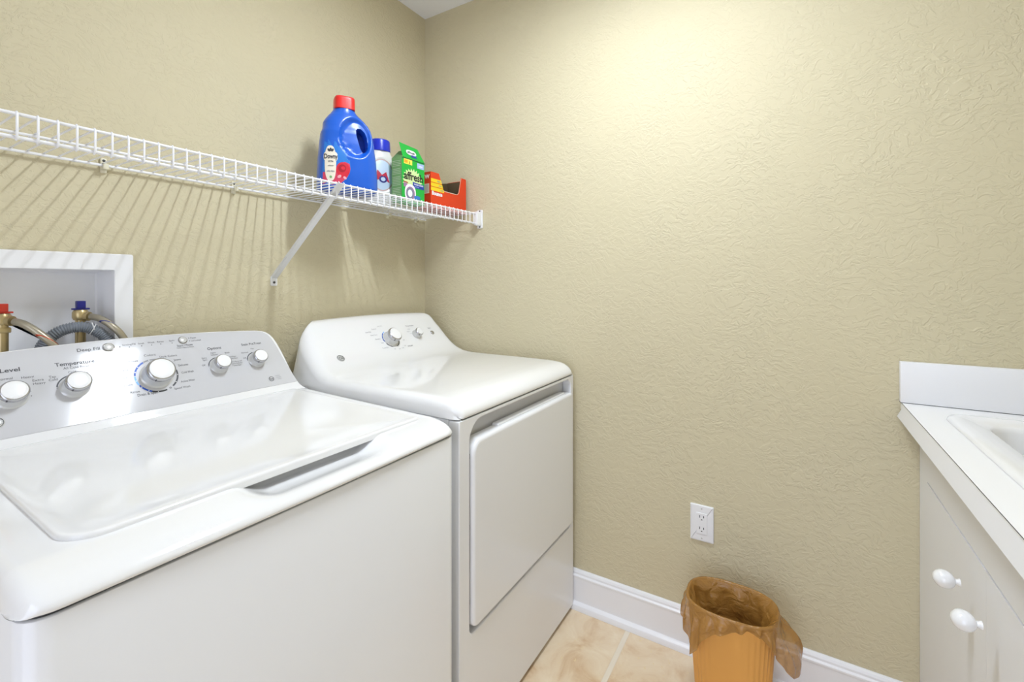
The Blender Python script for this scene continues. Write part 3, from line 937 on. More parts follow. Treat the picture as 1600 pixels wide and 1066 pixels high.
# dryer controls
def dsurf(x, s):
    """point and normal on the console face, s measured up the slope from (y=-.195,z=.948)"""
    acc = 0.0
    k0 = 19
    pts = [(r_[0], r_[1]) for r_ in raw]
    if s >= 0:
        k = k0
        while k < len(pts) - 1:
            L = math.hypot(pts[k + 1][0] - pts[k][0], pts[k + 1][1] - pts[k][1])
            if acc + L >= s: break
            acc += L; k += 1
        t = (s - acc) / L
        y = pts[k][0] + (pts[k + 1][0] - pts[k][0]) * t; z = pts[k][1] + (pts[k + 1][1] - pts[k][1]) * t
    else:
        k = k0
        while k > 0:
            L = math.hypot(pts[k - 1][0] - pts[k][0], pts[k - 1][1] - pts[k][1])
            if acc + L >= -s: break
            acc += L; k -= 1
        t = (-s - acc) / L
        y = pts[k][0] + (pts[k - 1][0] - pts[k][0]) * t; z = pts[k][1] + (pts[k - 1][1] - pts[k][1]) * t
    z += 0.010 * sstep((z - 0.96) / 0.10) * (0.55 - ((x - DC) / DW) ** 2)
    return y, z
DPD = Vector((0, 0.079, 0.0900)).normalized(); DPN = Vector((0, -DPD.z, DPD.y))
def dm(x, s, h=0.0):
    y, z = dsurf(x, s)
    y2, z2 = dsurf(x, s + 0.004); y1, z1 = dsurf(x, s - 0.004)
    t = Vector((0, y2 - y1, z2 - z1)).normalized(); nn = Vector((0, -t.z, t.y))
    return frame_matrix(Vector((x, y, z)) + nn * h, (1, 0, 0), nn)
knob(dryer, dm(-0.3570, 0.0600, 0.0004), 0.0240, 0.036, True, 'cycle_dial')
knob(dryer, dm(-0.2160, 0.0640, 0.0004), 0.0150, 0.026)
bm = bmesh.new(); M = dm(-0.1211, 0.0640, 0.0004); r = 0.0080
add_lathe(bm, [(r * 1.2, 0.0001), (r * 1.2, 0.0015), (r, 0.0024), (r * 0.9, 0.0038), (0, 0.0042)], M, 30)
obj('push_button', bm, M_chrome, dryer, 40)
emblem(dryer, dm(-0.6075, 0.0120, 0.0006), 0.0135)
bm = bmesh.new()
M = dm(-0.3570, 0.0600, 0.0012)
for a0, a1, mi in ((128, 150, 1), (152, 175, 1), (177, 193, 1), (208, 232, 0), (234, 256, 0), (258, 280, 0), (282, 320, 0), (322, 345, 0)):
    add_arc(bm, M, 0.0345, 0.0378, a0, a1, mi, 0.0, 12)
add_arc(bm, M, 0.0345, 0.0378, 112, 128, 2, 0.0, 8)
obj('dial_ring', bm, [M_ink, M_blue, M_lblue], dryer, None)
bm = bmesh.new()
def TD(body, x, s, wd, sz, bold=0.0):
    add_text(bm, body, sz, dm(x, s, 0.0012), 0, 0, 'LEFT', 0, 0.0, bold, 0.0, wd)
TD('Cottons', -0.4230, 0.1060, 0.022, 0.0072); TD('Auto Dry', -0.4560, 0.0960, 0.026, 0.0072, 0.0001); TD('Easy Care', -0.4400, 0.0820, 0.030, 0.0072)
TD('Delicates', -0.4290, 0.0640, 0.024, 0.0072); TD('Damp', -0.4120, 0.0460, 0.012, 0.0072); TD('Timed Dry', -0.4200, 0.0230, 0.030, 0.0072)
TD('80', -0.3700, 0.0110, 0.007, 0.0062); TD('60', -0.3490, 0.0080, 0.007, 0.0062); TD('40', -0.3300, 0.0100, 0.007, 0.0062); TD('20', -0.3130, 0.0190, 0.007, 0.0062)
TD('Fluff', -0.2980, 0.0140, 0.026, 0.0072, 0.0001); TD('Off', -0.3030, 0.0450, 0.009, 0.0062); TD('Less Dry', -0.3900, 0.1160, 0.024, 0.0062)
TD('Temperature', -0.2500, 0.1040, 0.044, 0.0085, 0.0001); TD('High', -0.2480, 0.0900, 0.012, 0.0062); TD('Medium', -0.2590, 0.0790, 0.016, 0.0062); TD('Low', -0.2480, 0.0700, 0.010, 0.0062)
TD('Start', -0.1330, 0.0850, 0.018, 0.0085, 0.0001)
obj('printed_lettering', bm, M_inkl, dryer, None)

# ------------------------------------------------------------------ recessed outlet box with valves
ob = empty('washer_outlet_box', (-1.297, 0, 1.10))
tag(ob, 'white recessed plumbing outlet box in the wall behind the washer', 'outlet box')
bm = bmesh.new()
inner = round_rect(BX0 + 0.004, BX1 - 0.004, BZ0 + 0.004, BZ1 - 0.004, 0.003, 4)
outer_ = round_rect(BX0 - 0.034, -1.0985, BZ0 - 0.034, 1.2775, 0.005, 4)
ring_plate(bm, outer_, inner, 0.0003, 0.0090, plane_xz(0))
bmesh.ops.recalc_face_normals(bm, faces=bm.faces)
fr = obj('face_frame', bm, M_white, ob, 30)
md = fr.modifiers.new('bevel', 'BEVEL'); md.width = 0.002; md.segments = 3; md.limit_method = 'ANGLE'; md.angle_limit = math.radians(60)
bm = bmesh.new()
lp = [[plane_xz(0) @ Vector((p[0], p[1], h)) for p in pp] for pp, h in ((inner, 0.004), (inset_loop(inner, 0.004), -0.088), (inset_loop(inner, 0.008), -0.092))]
slab_loops(bm, lp, cap0=False, cap1=True)
for f in bm.faces: f.normal_flip()
obj('box_interior', bm, M_white, ob, 30)
def valve(x, y, z, mh, nm):
    bm = bmesh.new()
    add_tube(bm, [(x, y, BZ0 + 0.004), (x, y, z + 0.004)], 0.010, 16)
    add_lathe(bm, [(0.013, -0.012), (0.0155, -0.006), (0.0155, 0.006), (0.012, 0.012), (0, 0.012)], Matrix.Translation((x, y, z)), 20)
    add_tube(bm, [(x, y, z - 0.002), (x + 0.012, y - 0.016, z - 0.004)], 0.011, 14)
    add_box(bm, x - 0.012, x + 0.012, y - 0.011, y + 0.011, z - 0.030, z - 0.018, 0.002)
    bmesh.ops.recalc_face_normals(bm, faces=bm.faces)
    v = obj(nm, bm, M_brass, ob, 40)
    bm = bmesh.new()
    add_box(bm, x - 0.008, x + 0.008, y - 0.008, y + 0.008, z + 0.016, z + 0.034, 0.0015)
    add_box(bm, x - 0.016, x + 0.016, y - 0.006, y + 0.006, z + 0.0125, z + 0.0165, 0.001)
    obj('valve_handle', bm, mh, v)
valve(-1.190, 0.030, 1.128, M_navy, 'shutoff_valve')
valve(-1.3195, 0.030, 1.126, M_red, 'shutoff_valve')
bm = bmesh.new(); add_tube(bm, [(-1.297, 0.045, BZ0 + 0.004), (-1.297, 0.045, BZ0 + 0.060)], 0.024, 24); obj('drain_standpipe', bm, M_white, ob, 40)

def braid_material(name, stripe):
    m = bpy.data.materials.new(name); m.use_nodes = True
    nt = m.node_tree; N = nt.nodes; L = nt.links; b = N['Principled BSDF']
    b.inputs['Metallic'].default_value = 0.65; b.inputs['Roughness'].default_value = 0.32
    tc = N.new('ShaderNodeTexCoord'); wv = N.new('ShaderNodeTexWave')
    wv.inputs['Scale'].default_value = 13; wv.inputs['Distortion'].default_value = 0.4; wv.bands_direction = 'DIAGONAL'
    L.new(tc.outputs['Object'], wv.inputs['Vector'])
    cr = N.new('ShaderNodeValToRGB'); e = cr.color_ramp.elements
    e[0].position = 0.988; e[0].color = lin((176, 168, 148)); e[1].position = 0.995; e[1].color = lin(stripe)
    L.new(wv.outputs['Fac'], cr.inputs[0]); L.new(cr.outputs[0], b.inputs['Base Color'])
    n2 = N.new('ShaderNodeTexChecker'); n2.inputs['Scale'].default_value = 900
    L.new(tc.outputs['Object'], n2.inputs['Vector'])
    bp = N.new('ShaderNodeBump'); bp.inputs['Strength'].default_value = 0.3; bp.inputs['Distance'].default_value = 0.0006
    L.new(n2.outputs['Fac'], bp.inputs['Height']); L.new(bp.outputs[0], b.inputs['Normal'])
    return m
def hose(name, pts, r, m, label):
    o = tube(name, smoothpath(pts, 10), r, m, None, 16)
    tag(o, label, 'hose'); return o
hose('water_hose', [(-1.176, 0.010, 1.124), (-1.164, -0.010, 1.118), (-1.148, -0.030, 1.100), (-1.131, -0.0365, 1.075), (-1.112, -0.0365, 1.030), (-1.102, -0.034, 0.96), (-1.10, -0.030, 0.90)], 0.0078,
     braid_material('braided_steel_blue_fleck', (60, 70, 150)), 'braided steel water hose running from the blue-handled valve down behind the washer')
hose('water_hose', [(-1.305, 0.010, 1.121), (-1.293, -0.008, 1.114), (-1.274, -0.024, 1.094), (-1.252, -0.034, 1.064), (-1.234, -0.0365, 1.020), (-1.224, -0.034, 0.96), (-1.218, -0.030, 0.90)], 0.0078,
     braid_material('braided_steel_red_fleck', (190, 70, 40)), 'braided steel water hose running from the red-handled valve down behind the washer')
# corrugated drain hose
dp = smoothpath([(-1.262, 0.030, 1.02), (-1.260, 0.016, 1.058), (-1.246, 0.008, 1.083), (-1.222, 0.002, 1.098), (-1.192, -0.004, 1.100), (-1.166, -0.011, 1.084), (-1.149, -0.018, 1.060), (-1.143, -0.0235, 1.03), (-1.140, -0.0245, 0.97)], 40)
tot = 0; cum = [0]
for a, b in zip(dp, dp[1:]): tot += (b - a).length; cum.append(tot)
rr = [0.0125 + 0.0013 * cos(2 * pi * c / 0.0042) for c in cum]
# resample so each rib has several rings
res = []; rs = []
nn_ = int(tot / 0.0007)
j = 0
for k in range(nn_ + 1):
    d = tot * k / nn_
    while j < len(cum) - 2 and cum[j + 1] < d: j += 1
    t = (d - cum[j]) / max(1e-9, cum[j + 1] - cum[j])
    res.append(dp[j].lerp(dp[j + 1], t)); rs.append(0.0122 + 0.0010 * math.tanh(2.0 * sin(2 * pi * d / 0.0046)))
bm = bmesh.new(); add_tube(bm, res, rs, 18); bmesh.ops.recalc_face_normals(bm, faces=bm.faces)
dh = obj('drain_hose', bm, M_hose, None, 60)
tag(dh, 'grey corrugated drain hose arching out of the outlet box between the two water hoses', 'hose')
# zip tie round the drain hose
bm = bmesh.new()
c0 = Vector((-1.179, -0.0075, 1.094)); ax = Vector((0.86, -0.16, -0.42)).normalized()
M = frame_matrix(c0, (0, 1, 0), ax)
pts = [M @ Vector((0.0140 * cos(a), 0.0140 * sin(a), 0)) for a in [2 * pi * k / 28 for k in range(29)]]
add_tube(bm, pts, 0.0011, 6)
add_tube(bm, smoothpath([c0 + Vector((0, -0.014, 0.0)), c0 + Vector((-0.004, -0.018, 0.012)), c0 + Vector((-0.006, -0.018, 0.018))], 5), 0.0012, 6)
bmesh.ops.recalc_face_normals(bm, faces=bm.faces)
obj('zip_tie', bm, M_ziptie, dh, 60)

# ------------------------------------------------------------------ duplex receptacle on the right wall
MR = lambda x: Matrix(((0, 0, -1, x), (-1, 0, 0, 0), (0, 1, 0, 0), (0, 0, 0, 1)))   # local x = -y world, local y = z, local z = -x
oy, oz = 1.1925, 0.4270       # local coordinates: x = -world y
outlet = empty('wall_outlet', (0, -oy, oz))
tag(outlet, 'white duplex electrical outlet on the khaki wall above the waste bin', 'electrical outlet')
bm = bmesh.new(); slab(bm, round_rect(oy - 0.0355, oy + 0.0355, oz - 0.0580, oz + 0.0580, 0.003), MR(-0.0003), 0, 0.0060, 0.0030); bmesh.ops.recalc_face_normals(bm, faces=bm.faces)
obj('cover_plate', bm, M_white, outlet, 40)
bm = bmesh.new(); slab(bm, round_rect(oy - 0.0165, oy + 0.0165, oz - 0.0335, oz + 0.0335, 0.0015), MR(-0.0060), 0, 0.0022, 0.0008); bmesh.ops.recalc_face_normals(bm, faces=bm.faces)
rc = obj('receptacle', bm, M_white, outlet, 40)
bm = bmesh.new()
for dz in (0.0195, -0.0175):
    for dx, hgt in ((-0.0062, 0.0042), (0.0062, 0.0034)):
        add_poly(bm, [(oy + dx - 0.0011, oz + dz + 0.003 - hgt), (oy + dx + 0.0011, oz + dz + 0.003 - hgt), (oy + dx + 0.0011, oz + dz + 0.003 + hgt), (oy + dx - 0.0011, oz + dz + 0.003 + hgt)], MR(-0.0084))
    add_poly(bm, [(oy + 0.0024 * cos(a), oz + dz - 0.0075 + 0.0022 * max(-0.3, sin(a))) for a in [2 * pi * k / 14 for k in range(14)]], MR(-0.0084))
obj('socket_slots', bm, M_slot, rc, None)
for dz in (0.0475, -0.0475):
    bm = bmesh.new(); add_lathe(bm, [(0.0026, 0), (0.0024, 0.0008), (0, 0.0013)], frame_matrix((-0.0062, -oy, oz + dz), (0, -1, 0), (-1, 0, 0)), 14)
    obj('screw', bm, M_skirt, outlet, 40)

# ------------------------------------------------------------------ base cabinet, countertop, sink
CYF = -1.7100          # door faces
cabx = -1.30
cab = empty('sink_cabinet', (-0.65, -2.03, 0))
tag(cab, 'white laminate base cabinet with oval knobs under the sink counter', 'cabinet')
bm = bmesh.new()
hole = round_rect(-0.905, -0.085, 0.115, 0.712, 0.001, 3)
outr = match_rect(cabx, -0.0015, 0.10, 0.8480, hole)
ring_plate(bm, outr, hole, 0.0, 0.019, plane_xz(CYF - 0.0193))
add_box(bm, cabx, cabx + 0.016, Y0 + 0.003, CYF - 0.0200, 0.0, 0.8480)
add_box(bm, -0.0175, -0.0015, Y0 + 0.003, CYF - 0.0200, 0.0, 0.8480)
add_box(bm, cabx + 0.017, -0.0185, -2.0, CYF - 0.0900, 0.0, 0.0995)
bmesh.ops.recalc_face_normals(bm, faces=bm.faces)
obj('cabinet_frame', bm, M_cab, cab, 30)
def cabdoor(x0, x1):
    bm = bmesh.new(); slab(bm, round_rect(x0, x1, 0.117, 0.7090, 0.0006, 2), plane_xz(CYF - 0.0185), 0.0, 0.0190, 0.0008)
    bmesh.ops.recalc_face_normals(bm, faces=bm.faces)
    return obj('cabinet_door', bm, M_cab, cab, 30)
d1 = cabdoor(-0.4950, -0.0860); d2 = cabdoor(-0.9040, -0.4956)
def oval_knob(x, z, par):
    M = frame_matrix((x, CYF + 0.0003, z), (1, 0, 0), (0, 1, 0))
    bm = bmesh.new()
    pr = [(0.0072, 0.0), (0.0068, 0.0020), (0.0052, 0.0045), (0.0050, 0.0070)]
    R, cz, hz = 0.0168, 0.0225, 0.0165
    pr2 = []
    for k in range(1, 17):
        a = -pi / 2 + pi * k / 16
        if R * cos(a) < 0.0050 and a < 0: continue
        pr2.append((max(0, R * cos(a)), cz + hz * sin(a)))
    pr2[-1] = (0, cz + hz)
    add_lathe(bm, pr + pr2, M, 32, sx=1.0, sy=0.95)
    bmesh.ops.recalc_face_normals(bm, faces=bm.faces)
    return obj('knob', bm, M_cer, par, 60)
oval_knob(-0.4320, 0.6480, d1); oval_knob(-0.5490, 0.6430, d2)

CTX, CTY, CTZ = -1.33, -1.6900, 0.8880
ct = empty('countertop', (-0.66, -2.02, CTZ - 0.038))
tag(ct, 'white laminate countertop with backsplash running along the right wall', 'countertop')
MZ = lambda z: Matrix.Translation((0, 0, z))
shole = round_rect(-0.7600, -0.1500, -2.2200, -1.7800, 0.02, 4)
so = match_rect(CTX, -0.0015, Y0 + 0.0015, CTY, shole)
bm = bmesh.new(); ring_plate(bm, so, shole, CTZ - 0.019, CTZ, I4); bmesh.ops.recalc_face_normals(bm, faces=bm.faces)
obj('counter_slab', bm, M_top, ct, 30)
# front fascia with mitred end by the wall
bm = bmesh.new()
z1, z0 = CTZ - 0.0006, CTZ - 0.0400
fas = [[(CTX, CTY - 0.001, z1), (CTX, CTY + 0.0075, z0), (CTX, CTY - 0.012, z0), (CTX, CTY - 0.012, z1)],
       [(-0.040, CTY - 0.001, z1), (-0.003, CTY + 0.0075, z0), (-0.003, CTY - 0.012, z0), (-0.040, CTY - 0.012, z1)]]
slab_loops(bm, [[Vector(p) for p in l] for l in fas]); bmesh.ops.recalc_face_normals(bm, faces=bm.faces)
obj('edge_band', bm, M_cab, ct, 30)
box('edge_seam', (CTX, -0.003, CTY - 0.0012, CTY + 0.0004, CTZ - 0.0012, CTZ - 0.0001), M_gap, ct)
box('backsplash', (-0.0200, -0.0015, Y0 + 0.0015, -1.6870, CTZ + 0.0012, 0.9970), M_cab, ct, 0.0012)
box('backsplash_seam', (-0.0196, -0.0015, Y0 + 0.0015, -1.6875, CTZ + 0.0001, CTZ + 0.0011), M_gap, ct)

# drop-in sink: raised rim, inner step, bowl
sink = empty('sink', (-0.455, -2.0, CTZ))
tag(sink, 'white drop-in utility sink set into the counter by the right wall', 'sink')
def rr_(x0, x1, y0, y1, r): return round_rect(x0, x1, y0, y1, r, 8)
O = rr_(-0.795, -0.1150, -2.262, -1.7480, 0.050)
stages = [(O, 0.0006), (inset_loop(O, 0.001), 0.0045), (inset_loop(O, 0.005), 0.0085), (inset_loop(O, 0.012), 0.0100), (inset_loop(O, 0.026), 0.0095), (inset_loop(O, 0.036), 0.0060)]
Bw = rr_(-0.740, -0.1760, -2.2150, -1.8010, 0.060)
stages += [(Bw, 0.0040), (inset_loop(Bw, 0.004), 0.0010), (inset_loop(Bw, 0.009), -0.008), (inset_loop(Bw, 0.016), -0.060), (inset_loop(Bw, 0.026), -0.200), (inset_loop(Bw, 0.036), -0.232), (inset_loop(Bw, 0.060), -0.245), (inset_loop(Bw, 0.10), -0.250)]
bm = bmesh.new()
slab_loops(bm, [[Vector((p[0], p[1], CTZ + z)) for p in pts] for pts, z in stages], cap0=False)
bmesh.ops.recalc_face_normals(bm, faces=bm.faces)
for f in bm.faces: pass
obj('basin', bm, M_sink, sink, 60)
bm = bmesh.new(); add_lathe(bm, [(0.040, 0), (0.040, 0.0015), (0.030, 0.0022), (0.026, 0.0006), (0, 0.0004)], MZ(CTZ - 0.2496) @ Matrix.Translation((-0.458, -2.008, 0)), 32)
obj('drain_strainer', bm, M_chrome, sink, 50)

# ------------------------------------------------------------------ shelf goods
DZK = SZ1 + 0.0006     # top of the deck wires

def superloop(cx, a, b, z, n=64, p=2.6, cy=0.0):
    out = []
    for k in range(n):
        t = 2 * pi * k / n; c, s = cos(t), sin(t)
        out.append(Vector((cx + a * math.copysign(abs(c) ** (2 / p), c), cy + b * math.copysign(abs(s) ** (2 / p), s), z)))
    return out

def interp(tab, z):
    for a, b in zip(tab, tab[1:]):
        if z <= b[0]:
            t = (z - a[0]) / (b[0] - a[0]); t2 = t * t * (3 - 2 * t) * 0.35 + t * 0.65
            return [a[i] + (b[i] - a[i]) * t2 for i in range(1, len(a))]
    return list(tab[-1][1:])

def drape_fn(bvh, off):
    def fn(p):
        o = Vector((p.x, -0.5, p.y)); hit = bvh.ray_cast(o, Vector((0, 1, 0)))
        if hit[0] is None: return Vector((p.x, -0.05, p.y))
        return hit[0] + Vector((0, -off, 0))
    return fn
LSH = 0.0
def star_patch(bm, outline, fn, mi, rings=8):
    outline = [(p[0] + LSH, p[1]) for p in outline]
    cx = sum(p[0] for p in outline) / len(outline); cy = sum(p[1] for p in outline) / len(outline)
    c = bm.verts.new(fn(Vector((cx, cy, 0)))); prev = None; n = len(outline)
    for r in range(1, rings + 1):
        k = r / rings
        cur = [bm.verts.new(fn(Vector((cx + (p[0] - cx) * k, cy + (p[1] - cy) * k, 0)))) for p in outline]
        for i in range(n):
            if prev is None: f = bm.faces.new((c, cur[i], cur[(i + 1) % n]))
            else: f = bm.faces.new((prev[i], cur[i], cur[(i + 1) % n], prev[(i + 1) % n]))
            f.material_index = mi; f.smooth = True
        prev = cur
def ell(cx, cy, a, b, n=28, p=2.0, rot=0):
    out = []
    for k in range(n):
        t = 2 * pi * k / n; x = a * math.copysign(abs(cos(t)) ** (2 / p), cos(t)); y = b * math.copysign(abs(sin(t)) ** (2 / p), sin(t))
        out.append((cx + x * cos(rot) - y * sin(rot), cy + x * sin(rot) + y * cos(rot)))
    return out

# ---- blue softener jug (local: x width, y depth with -y the front, z up)
jug = empty('fabric_softener_bottle', (-0.590, -0.198, DZK))
jug.rotation_euler = (0, 0, math.radians(-29)); jug.scale = (0.91, 1, 1)
tag(jug, 'big blue fabric softener jug with red cap and moulded grip on the wire shelf', 'bottle')
# z, centre x, half width, half depth
tab = [(0.000, 0.000, 0.094, 0.052), (0.004, 0.000, 0.099, 0.057), (0.012, 0.000, 0.1025, 0.061), (0.05, 0.000, 0.1020, 0.062), (0.10, -0.001, 0.0985, 0.061), (0.15, -0.002, 0.0930, 0.058),
       (0.185, -0.003, 0.0880, 0.054), (0.205, -0.004, 0.0835, 0.050), (0.218, -0.006, 0.0790, 0.047), (0.230, -0.007, 0.0700, 0.043), (0.242, -0.009, 0.0590, 0.039), (0.252, -0.011, 0.0480, 0.0350),
       (0.260, -0.012, 0.0410, 0.0330), (0.266, -0.012, 0.0370, 0.0320), (0.272, -0.012, 0.0365, 0.0320)]
bm = bmesh.new(); loops = []
NZ = 90
for i in range(NZ + 1):
    z = 0.272 * i / NZ
    if i < 6: z = [0, 0.0012, 0.003, 0.006, 0.010, 0.0145][i]
    cx_, a, b = interp(tab, z)
    pw = 2.9 if z < 0.19 else 2.9 - 0.8 * sstep((z - 0.19) / 0.07)
    lp = superloop(cx_, a, b, z, 96, pw)
    for p in lp:
        # right edge bulges outward in the lower half; the left keeps a small shoulder notch
        if p.x < cx_ and 0.185 < z < 0.225: p.x += 0.0035 * sin((z - 0.185) / 0.04 * pi)
        # sunken grip area on both faces
        gx, gz = (p.x - 0.020) / 0.058, (p.z - 0.172) / 0.070
        d = gx * gx + gz * gz
        if d < 1.0:
            p.y *= 1 - 0.36 * sstep((1 - d) / 0.45)
        # curved front swoop separating label and grip halves
        xb_ = -0.030 + 0.034 * sin(max(0.0, min(1.0, (p.z + 0.02) / 0.20)) * pi)
        if p.y < 0: p.y *= 1 - 0.050 * sstep((xb_ - p.x) / 0.008) * sstep(p.z / 0.010) * sstep((0.19 - p.z) / 0.03)
    loops.append(lp)
slab_loops(bm, loops); bmesh.ops.recalc_face_normals(bm, faces=bm.faces)
M_jug = mat('blue_jug_plastic', (20, 92, 200), 0.30, coat=0.2)
body = obj('bottle_body', bm, M_jug, jug, 70, local=True)
# cut the handle opening
bm = bmesh.new()
hl = [(0.045, 0.128), (0.055, 0.131), (0.062, 0.142), (0.064, 0.160), (0.061, 0.180), (0.053, 0.198), (0.040, 0.208), (0.028, 0.208), (0.022, 0.200), (0.023, 0.186), (0.029, 0.165), (0.036, 0.142)]
slab_loops(bm, [[Vector((p[0], y, p[1])) for p in hl] for y in (-0.12, 0.018)]); bmesh.ops.recalc_face_normals(bm, faces=bm.faces)
cut = obj('cutter', bm, M_jug, None, 70)
md = body.modifiers.new('hole', 'BOOLEAN'); md.operation = 'DIFFERENCE'; md.object = cut; md.solver = 'EXACT'
# evaluate with both in the same local space
jl, jr = jug.location.copy(), jug.rotation_euler.copy(); jug.location = (0, 0, 0); jug.rotation_euler = (0, 0, 0); jug.scale = (1, 1, 1)
dg = bpy.context.evaluated_depsgraph_get(); dg.update()
nm = bpy.data.meshes.new_from_object(body.evaluated_get(dg)); body.modifiers.clear(); body.data = nm
jug.location = jl; jug.rotation_euler = jr; jug.scale = (0.91, 1, 1)
bpy.data.objects.remove(cut, do_unlink=True)
for p in nm.polygons: p.use_smooth = True
nm.set_sharp_from_angle(angle=math.radians(50))
bmt = bmesh.new(); bmt.from_mesh(nm); bvh = BVHTree.FromBMesh(bmt); bmt.free()
# cap: squarish with a rounded shoulder
bm = bmesh.new()
cl_ = [(0.0, 0.2665, 0.033), (0.0, 0.2675, 0.0355), (0, 0.299, 0.0345), (0, 0.3045, 0.0340), (0, 0.3068, 0.0322), (0, 0.3075, 0.0300)]
slab_loops(bm, [superloop(-0.012, r, r * 0.93, z, 48, 3.8) for _, z, r in cl_]); bmesh.ops.recalc_face_normals(bm, faces=bm.faces)
obj('cap', bm, mat('red_cap_plastic', (222, 40, 34), 0.35), jug, 40, local=True)
# label
bm = bmesh.new()
f1, f2, f3, f4 = (drape_fn(bvh, o) for o in (0.0004, 0.0008, 0.0012, 0.0016))
field = [(-0.0900, 0.014), (-0.060, 0.012), (-0.030, 0.020), (-0.010, 0.040), (-0.001, 0.066), (-0.003, 0.092), (-0.012, 0.115), (-0.028, 0.136), (-0.050, 0.150), (-0.072, 0.155), (-0.083, 0.150), (-0.0870, 0.10), (-0.0900, 0.06)]
star_patch(bm, field, f1, 0, 10)
pink = [(-0.0895, 0.015), (-0.060, 0.013), (-0.031, 0.021), (-0.011, 0.041), (-0.002, 0.066), (-0.004, 0.082), (-0.020, 0.088), (-0.034, 0.080), (-0.050, 0.060), (-0.068, 0.050), (-0.0885, 0.052)]
star_patch(bm, pink, f2, 1, 8)
star_patch(bm, ell(-0.026, 0.062, 0.0225, 0.0240), f3, 2, 6)
star_patch(bm, ell(-0.029, 0.066, 0.0130, 0.0120, rot=0.4), f4, 3, 4)
star_patch(bm, ell(-0.026, 0.067, 0.0065, 0.0055), drape_fn(bvh, 0.0020), 2, 3)
star_patch(bm, ell(-0.038, 0.040, 0.007, 0.0045, rot=0.6), f4, 4, 3); star_patch(bm, ell(-0.020, 0.037, 0.006, 0.004, rot=-0.5), f4, 4, 3)
star_patch(bm, ell(-0.0660, 0.0800, 0.0175, 0.0560, p=2.6), f4, 5, 10)
star_patch(bm, ell(-0.0650, 0.1010, 0.0215, 0.0170, p=3.0), f4, 5, 6)
f5 = drape_fn(bvh, 0.0022)
add_text(bm, 'Downy', 0.021, None, -0.0650, 0.0945, 'CENTER', 6, 0, 0.0007, width=0.042, fn=f5)
add_text(bm, 'ULTRA', 0.0085, None, -0.0655, 0.083, 'CENTER', 6, 0, 0.0002, width=0.016, fn=f5)
add_text(bm, 'softener', 0.0075, None, -0.0655, 0.070, 'CENTER', 6, 0, 0, width=0.018, fn=f5)
add_text(bm, 'APRIL FRESH', 0.0070, None, -0.0655, 0.052, 'CENTER', 7, 0, 0.0002, width=0.024, fn=f5)
star_patch(bm, ell(-0.0655, 0.037, 0.004, 0.004), f5, 8, 2)
for a in range(3):
    star_patch(bm, ell(-0.0655 + (a - 1) * 0.0055, 0.121 + (0.002 if a == 1 else 0), 0.0035, 0.0055, rot=(1 - a) * 0.6), f5, 6, 2)
obj('label', bm, [mat('label_sky_blue', (40, 120, 205), 0.35), mat('label_pink', (214, 66, 96), 0.35), mat('label_rose', (212, 40, 58), 0.35), mat('label_dark_rose', (168, 22, 42), 0.35),
                  mat('label_petal', (240, 170, 180), 0.35), mat('label_cream', (238, 230, 210), 0.4), M_ink, M_inkl, mat('label_green_dot', (120, 180, 110), 0.4)], jug, 60, local=True)

# ---- white detergent bottle with blue cap
det = empty('detergent_bottle', (-0.392, -0.132, DZK))
det.rotation_euler = (0, 0, math.radians(-24))
tag(det, 'white rounded detergent bottle with blue cap between the blue jug and green carton', 'bottle')
tab = [(0.000, 0, 0.055, 0.034), (0.004, 0, 0.061, 0.039), (0.012, 0, 0.064, 0.042), (0.04, 0, 0.0690, 0.046), (0.08, 0, 0.0710, 0.047), (0.115, 0, 0.0680, 0.045), (0.145, 0, 0.0600, 0.041),
       (0.168, 0, 0.0490, 0.036), (0.182, 0, 0.0405, 0.033), (0.190, 0, 0.0370, 0.0320), (0.196, 0, 0.0360, 0.0320)]
bm = bmesh.new(); loops = []
for i in range(61):
    z = 0.196 * i / 60
    if i < 5: z = [0, 0.0012, 0.003, 0.006, 0.010][i]
    cx_, a, b = interp(tab, z); lp = superloop(cx_, a, b, z, 72, 2.5)
    for p in lp:
        d = sqrt(((p.x + 0.004) / 0.046) ** 2 + ((p.z - 0.100) / 0.062) ** 2)
        if p.y < 0: p.y *= 1 - 0.09 * sstep((1.06 - d) / 0.13)
    loops.append(lp)
slab_loops(bm, loops); bmesh.ops.recalc_face_normals(bm, faces=bm.faces)
bvh2 = BVHTree.FromBMesh(bm)
obj('bottle_body', bm, mat('white_bottle_plastic', (236, 234, 230), 0.28, coat=0.2), det, 60, local=True)
bm = bmesh.new()
slab_loops(bm, [superloop(0, r, r * 0.97, z, 48, 2.0) for z, r in ((0.1915, 0.0375), (0.1920, 0.0385), (0.228, 0.0370), (0.233, 0.0355), (0.2355, 0.0310))]); bmesh.ops.recalc_face_normals(bm, faces=bm.faces)
obj('cap', bm, mat('blue_cap_plastic', (20, 48, 200), 0.3), det, 40, local=True)
bm = bmesh.new()
g1, g2, g3 = (drape_fn(bvh2, o) for o in (0.0004, 0.0008, 0.0012))
star_patch(bm, ell(-0.004, 0.100, 0.0445, 0.0600), g1, 3, 8)
star_patch(bm, ell(-0.004, 0.100, 0.0405, 0.0550), g2, 0, 8)
star_patch(bm, [(-0.034, 0.074), (0.022, 0.074), (0.010, 0.112), (-0.006, 0.100), (-0.022, 0.118)], g3, 1, 5)
g4 = drape_fn(bvh2, 0.0016)
star_patch(bm, ell(-0.002, 0.084, 0.0150, 0.0130), g3, 2, 4)
star_patch(bm, ell(-0.002, 0.084, 0.0085, 0.0075), g4, 0, 3)
obj('label', bm, [mat('label_pale_blue', (196, 214, 236), 0.35), mat('label_red', (196, 30, 60), 0.35), mat('label_navy', (40, 44, 130), 0.35), mat('label_rim_mauve', (196, 168, 164), 0.4)], det, 60, local=True)

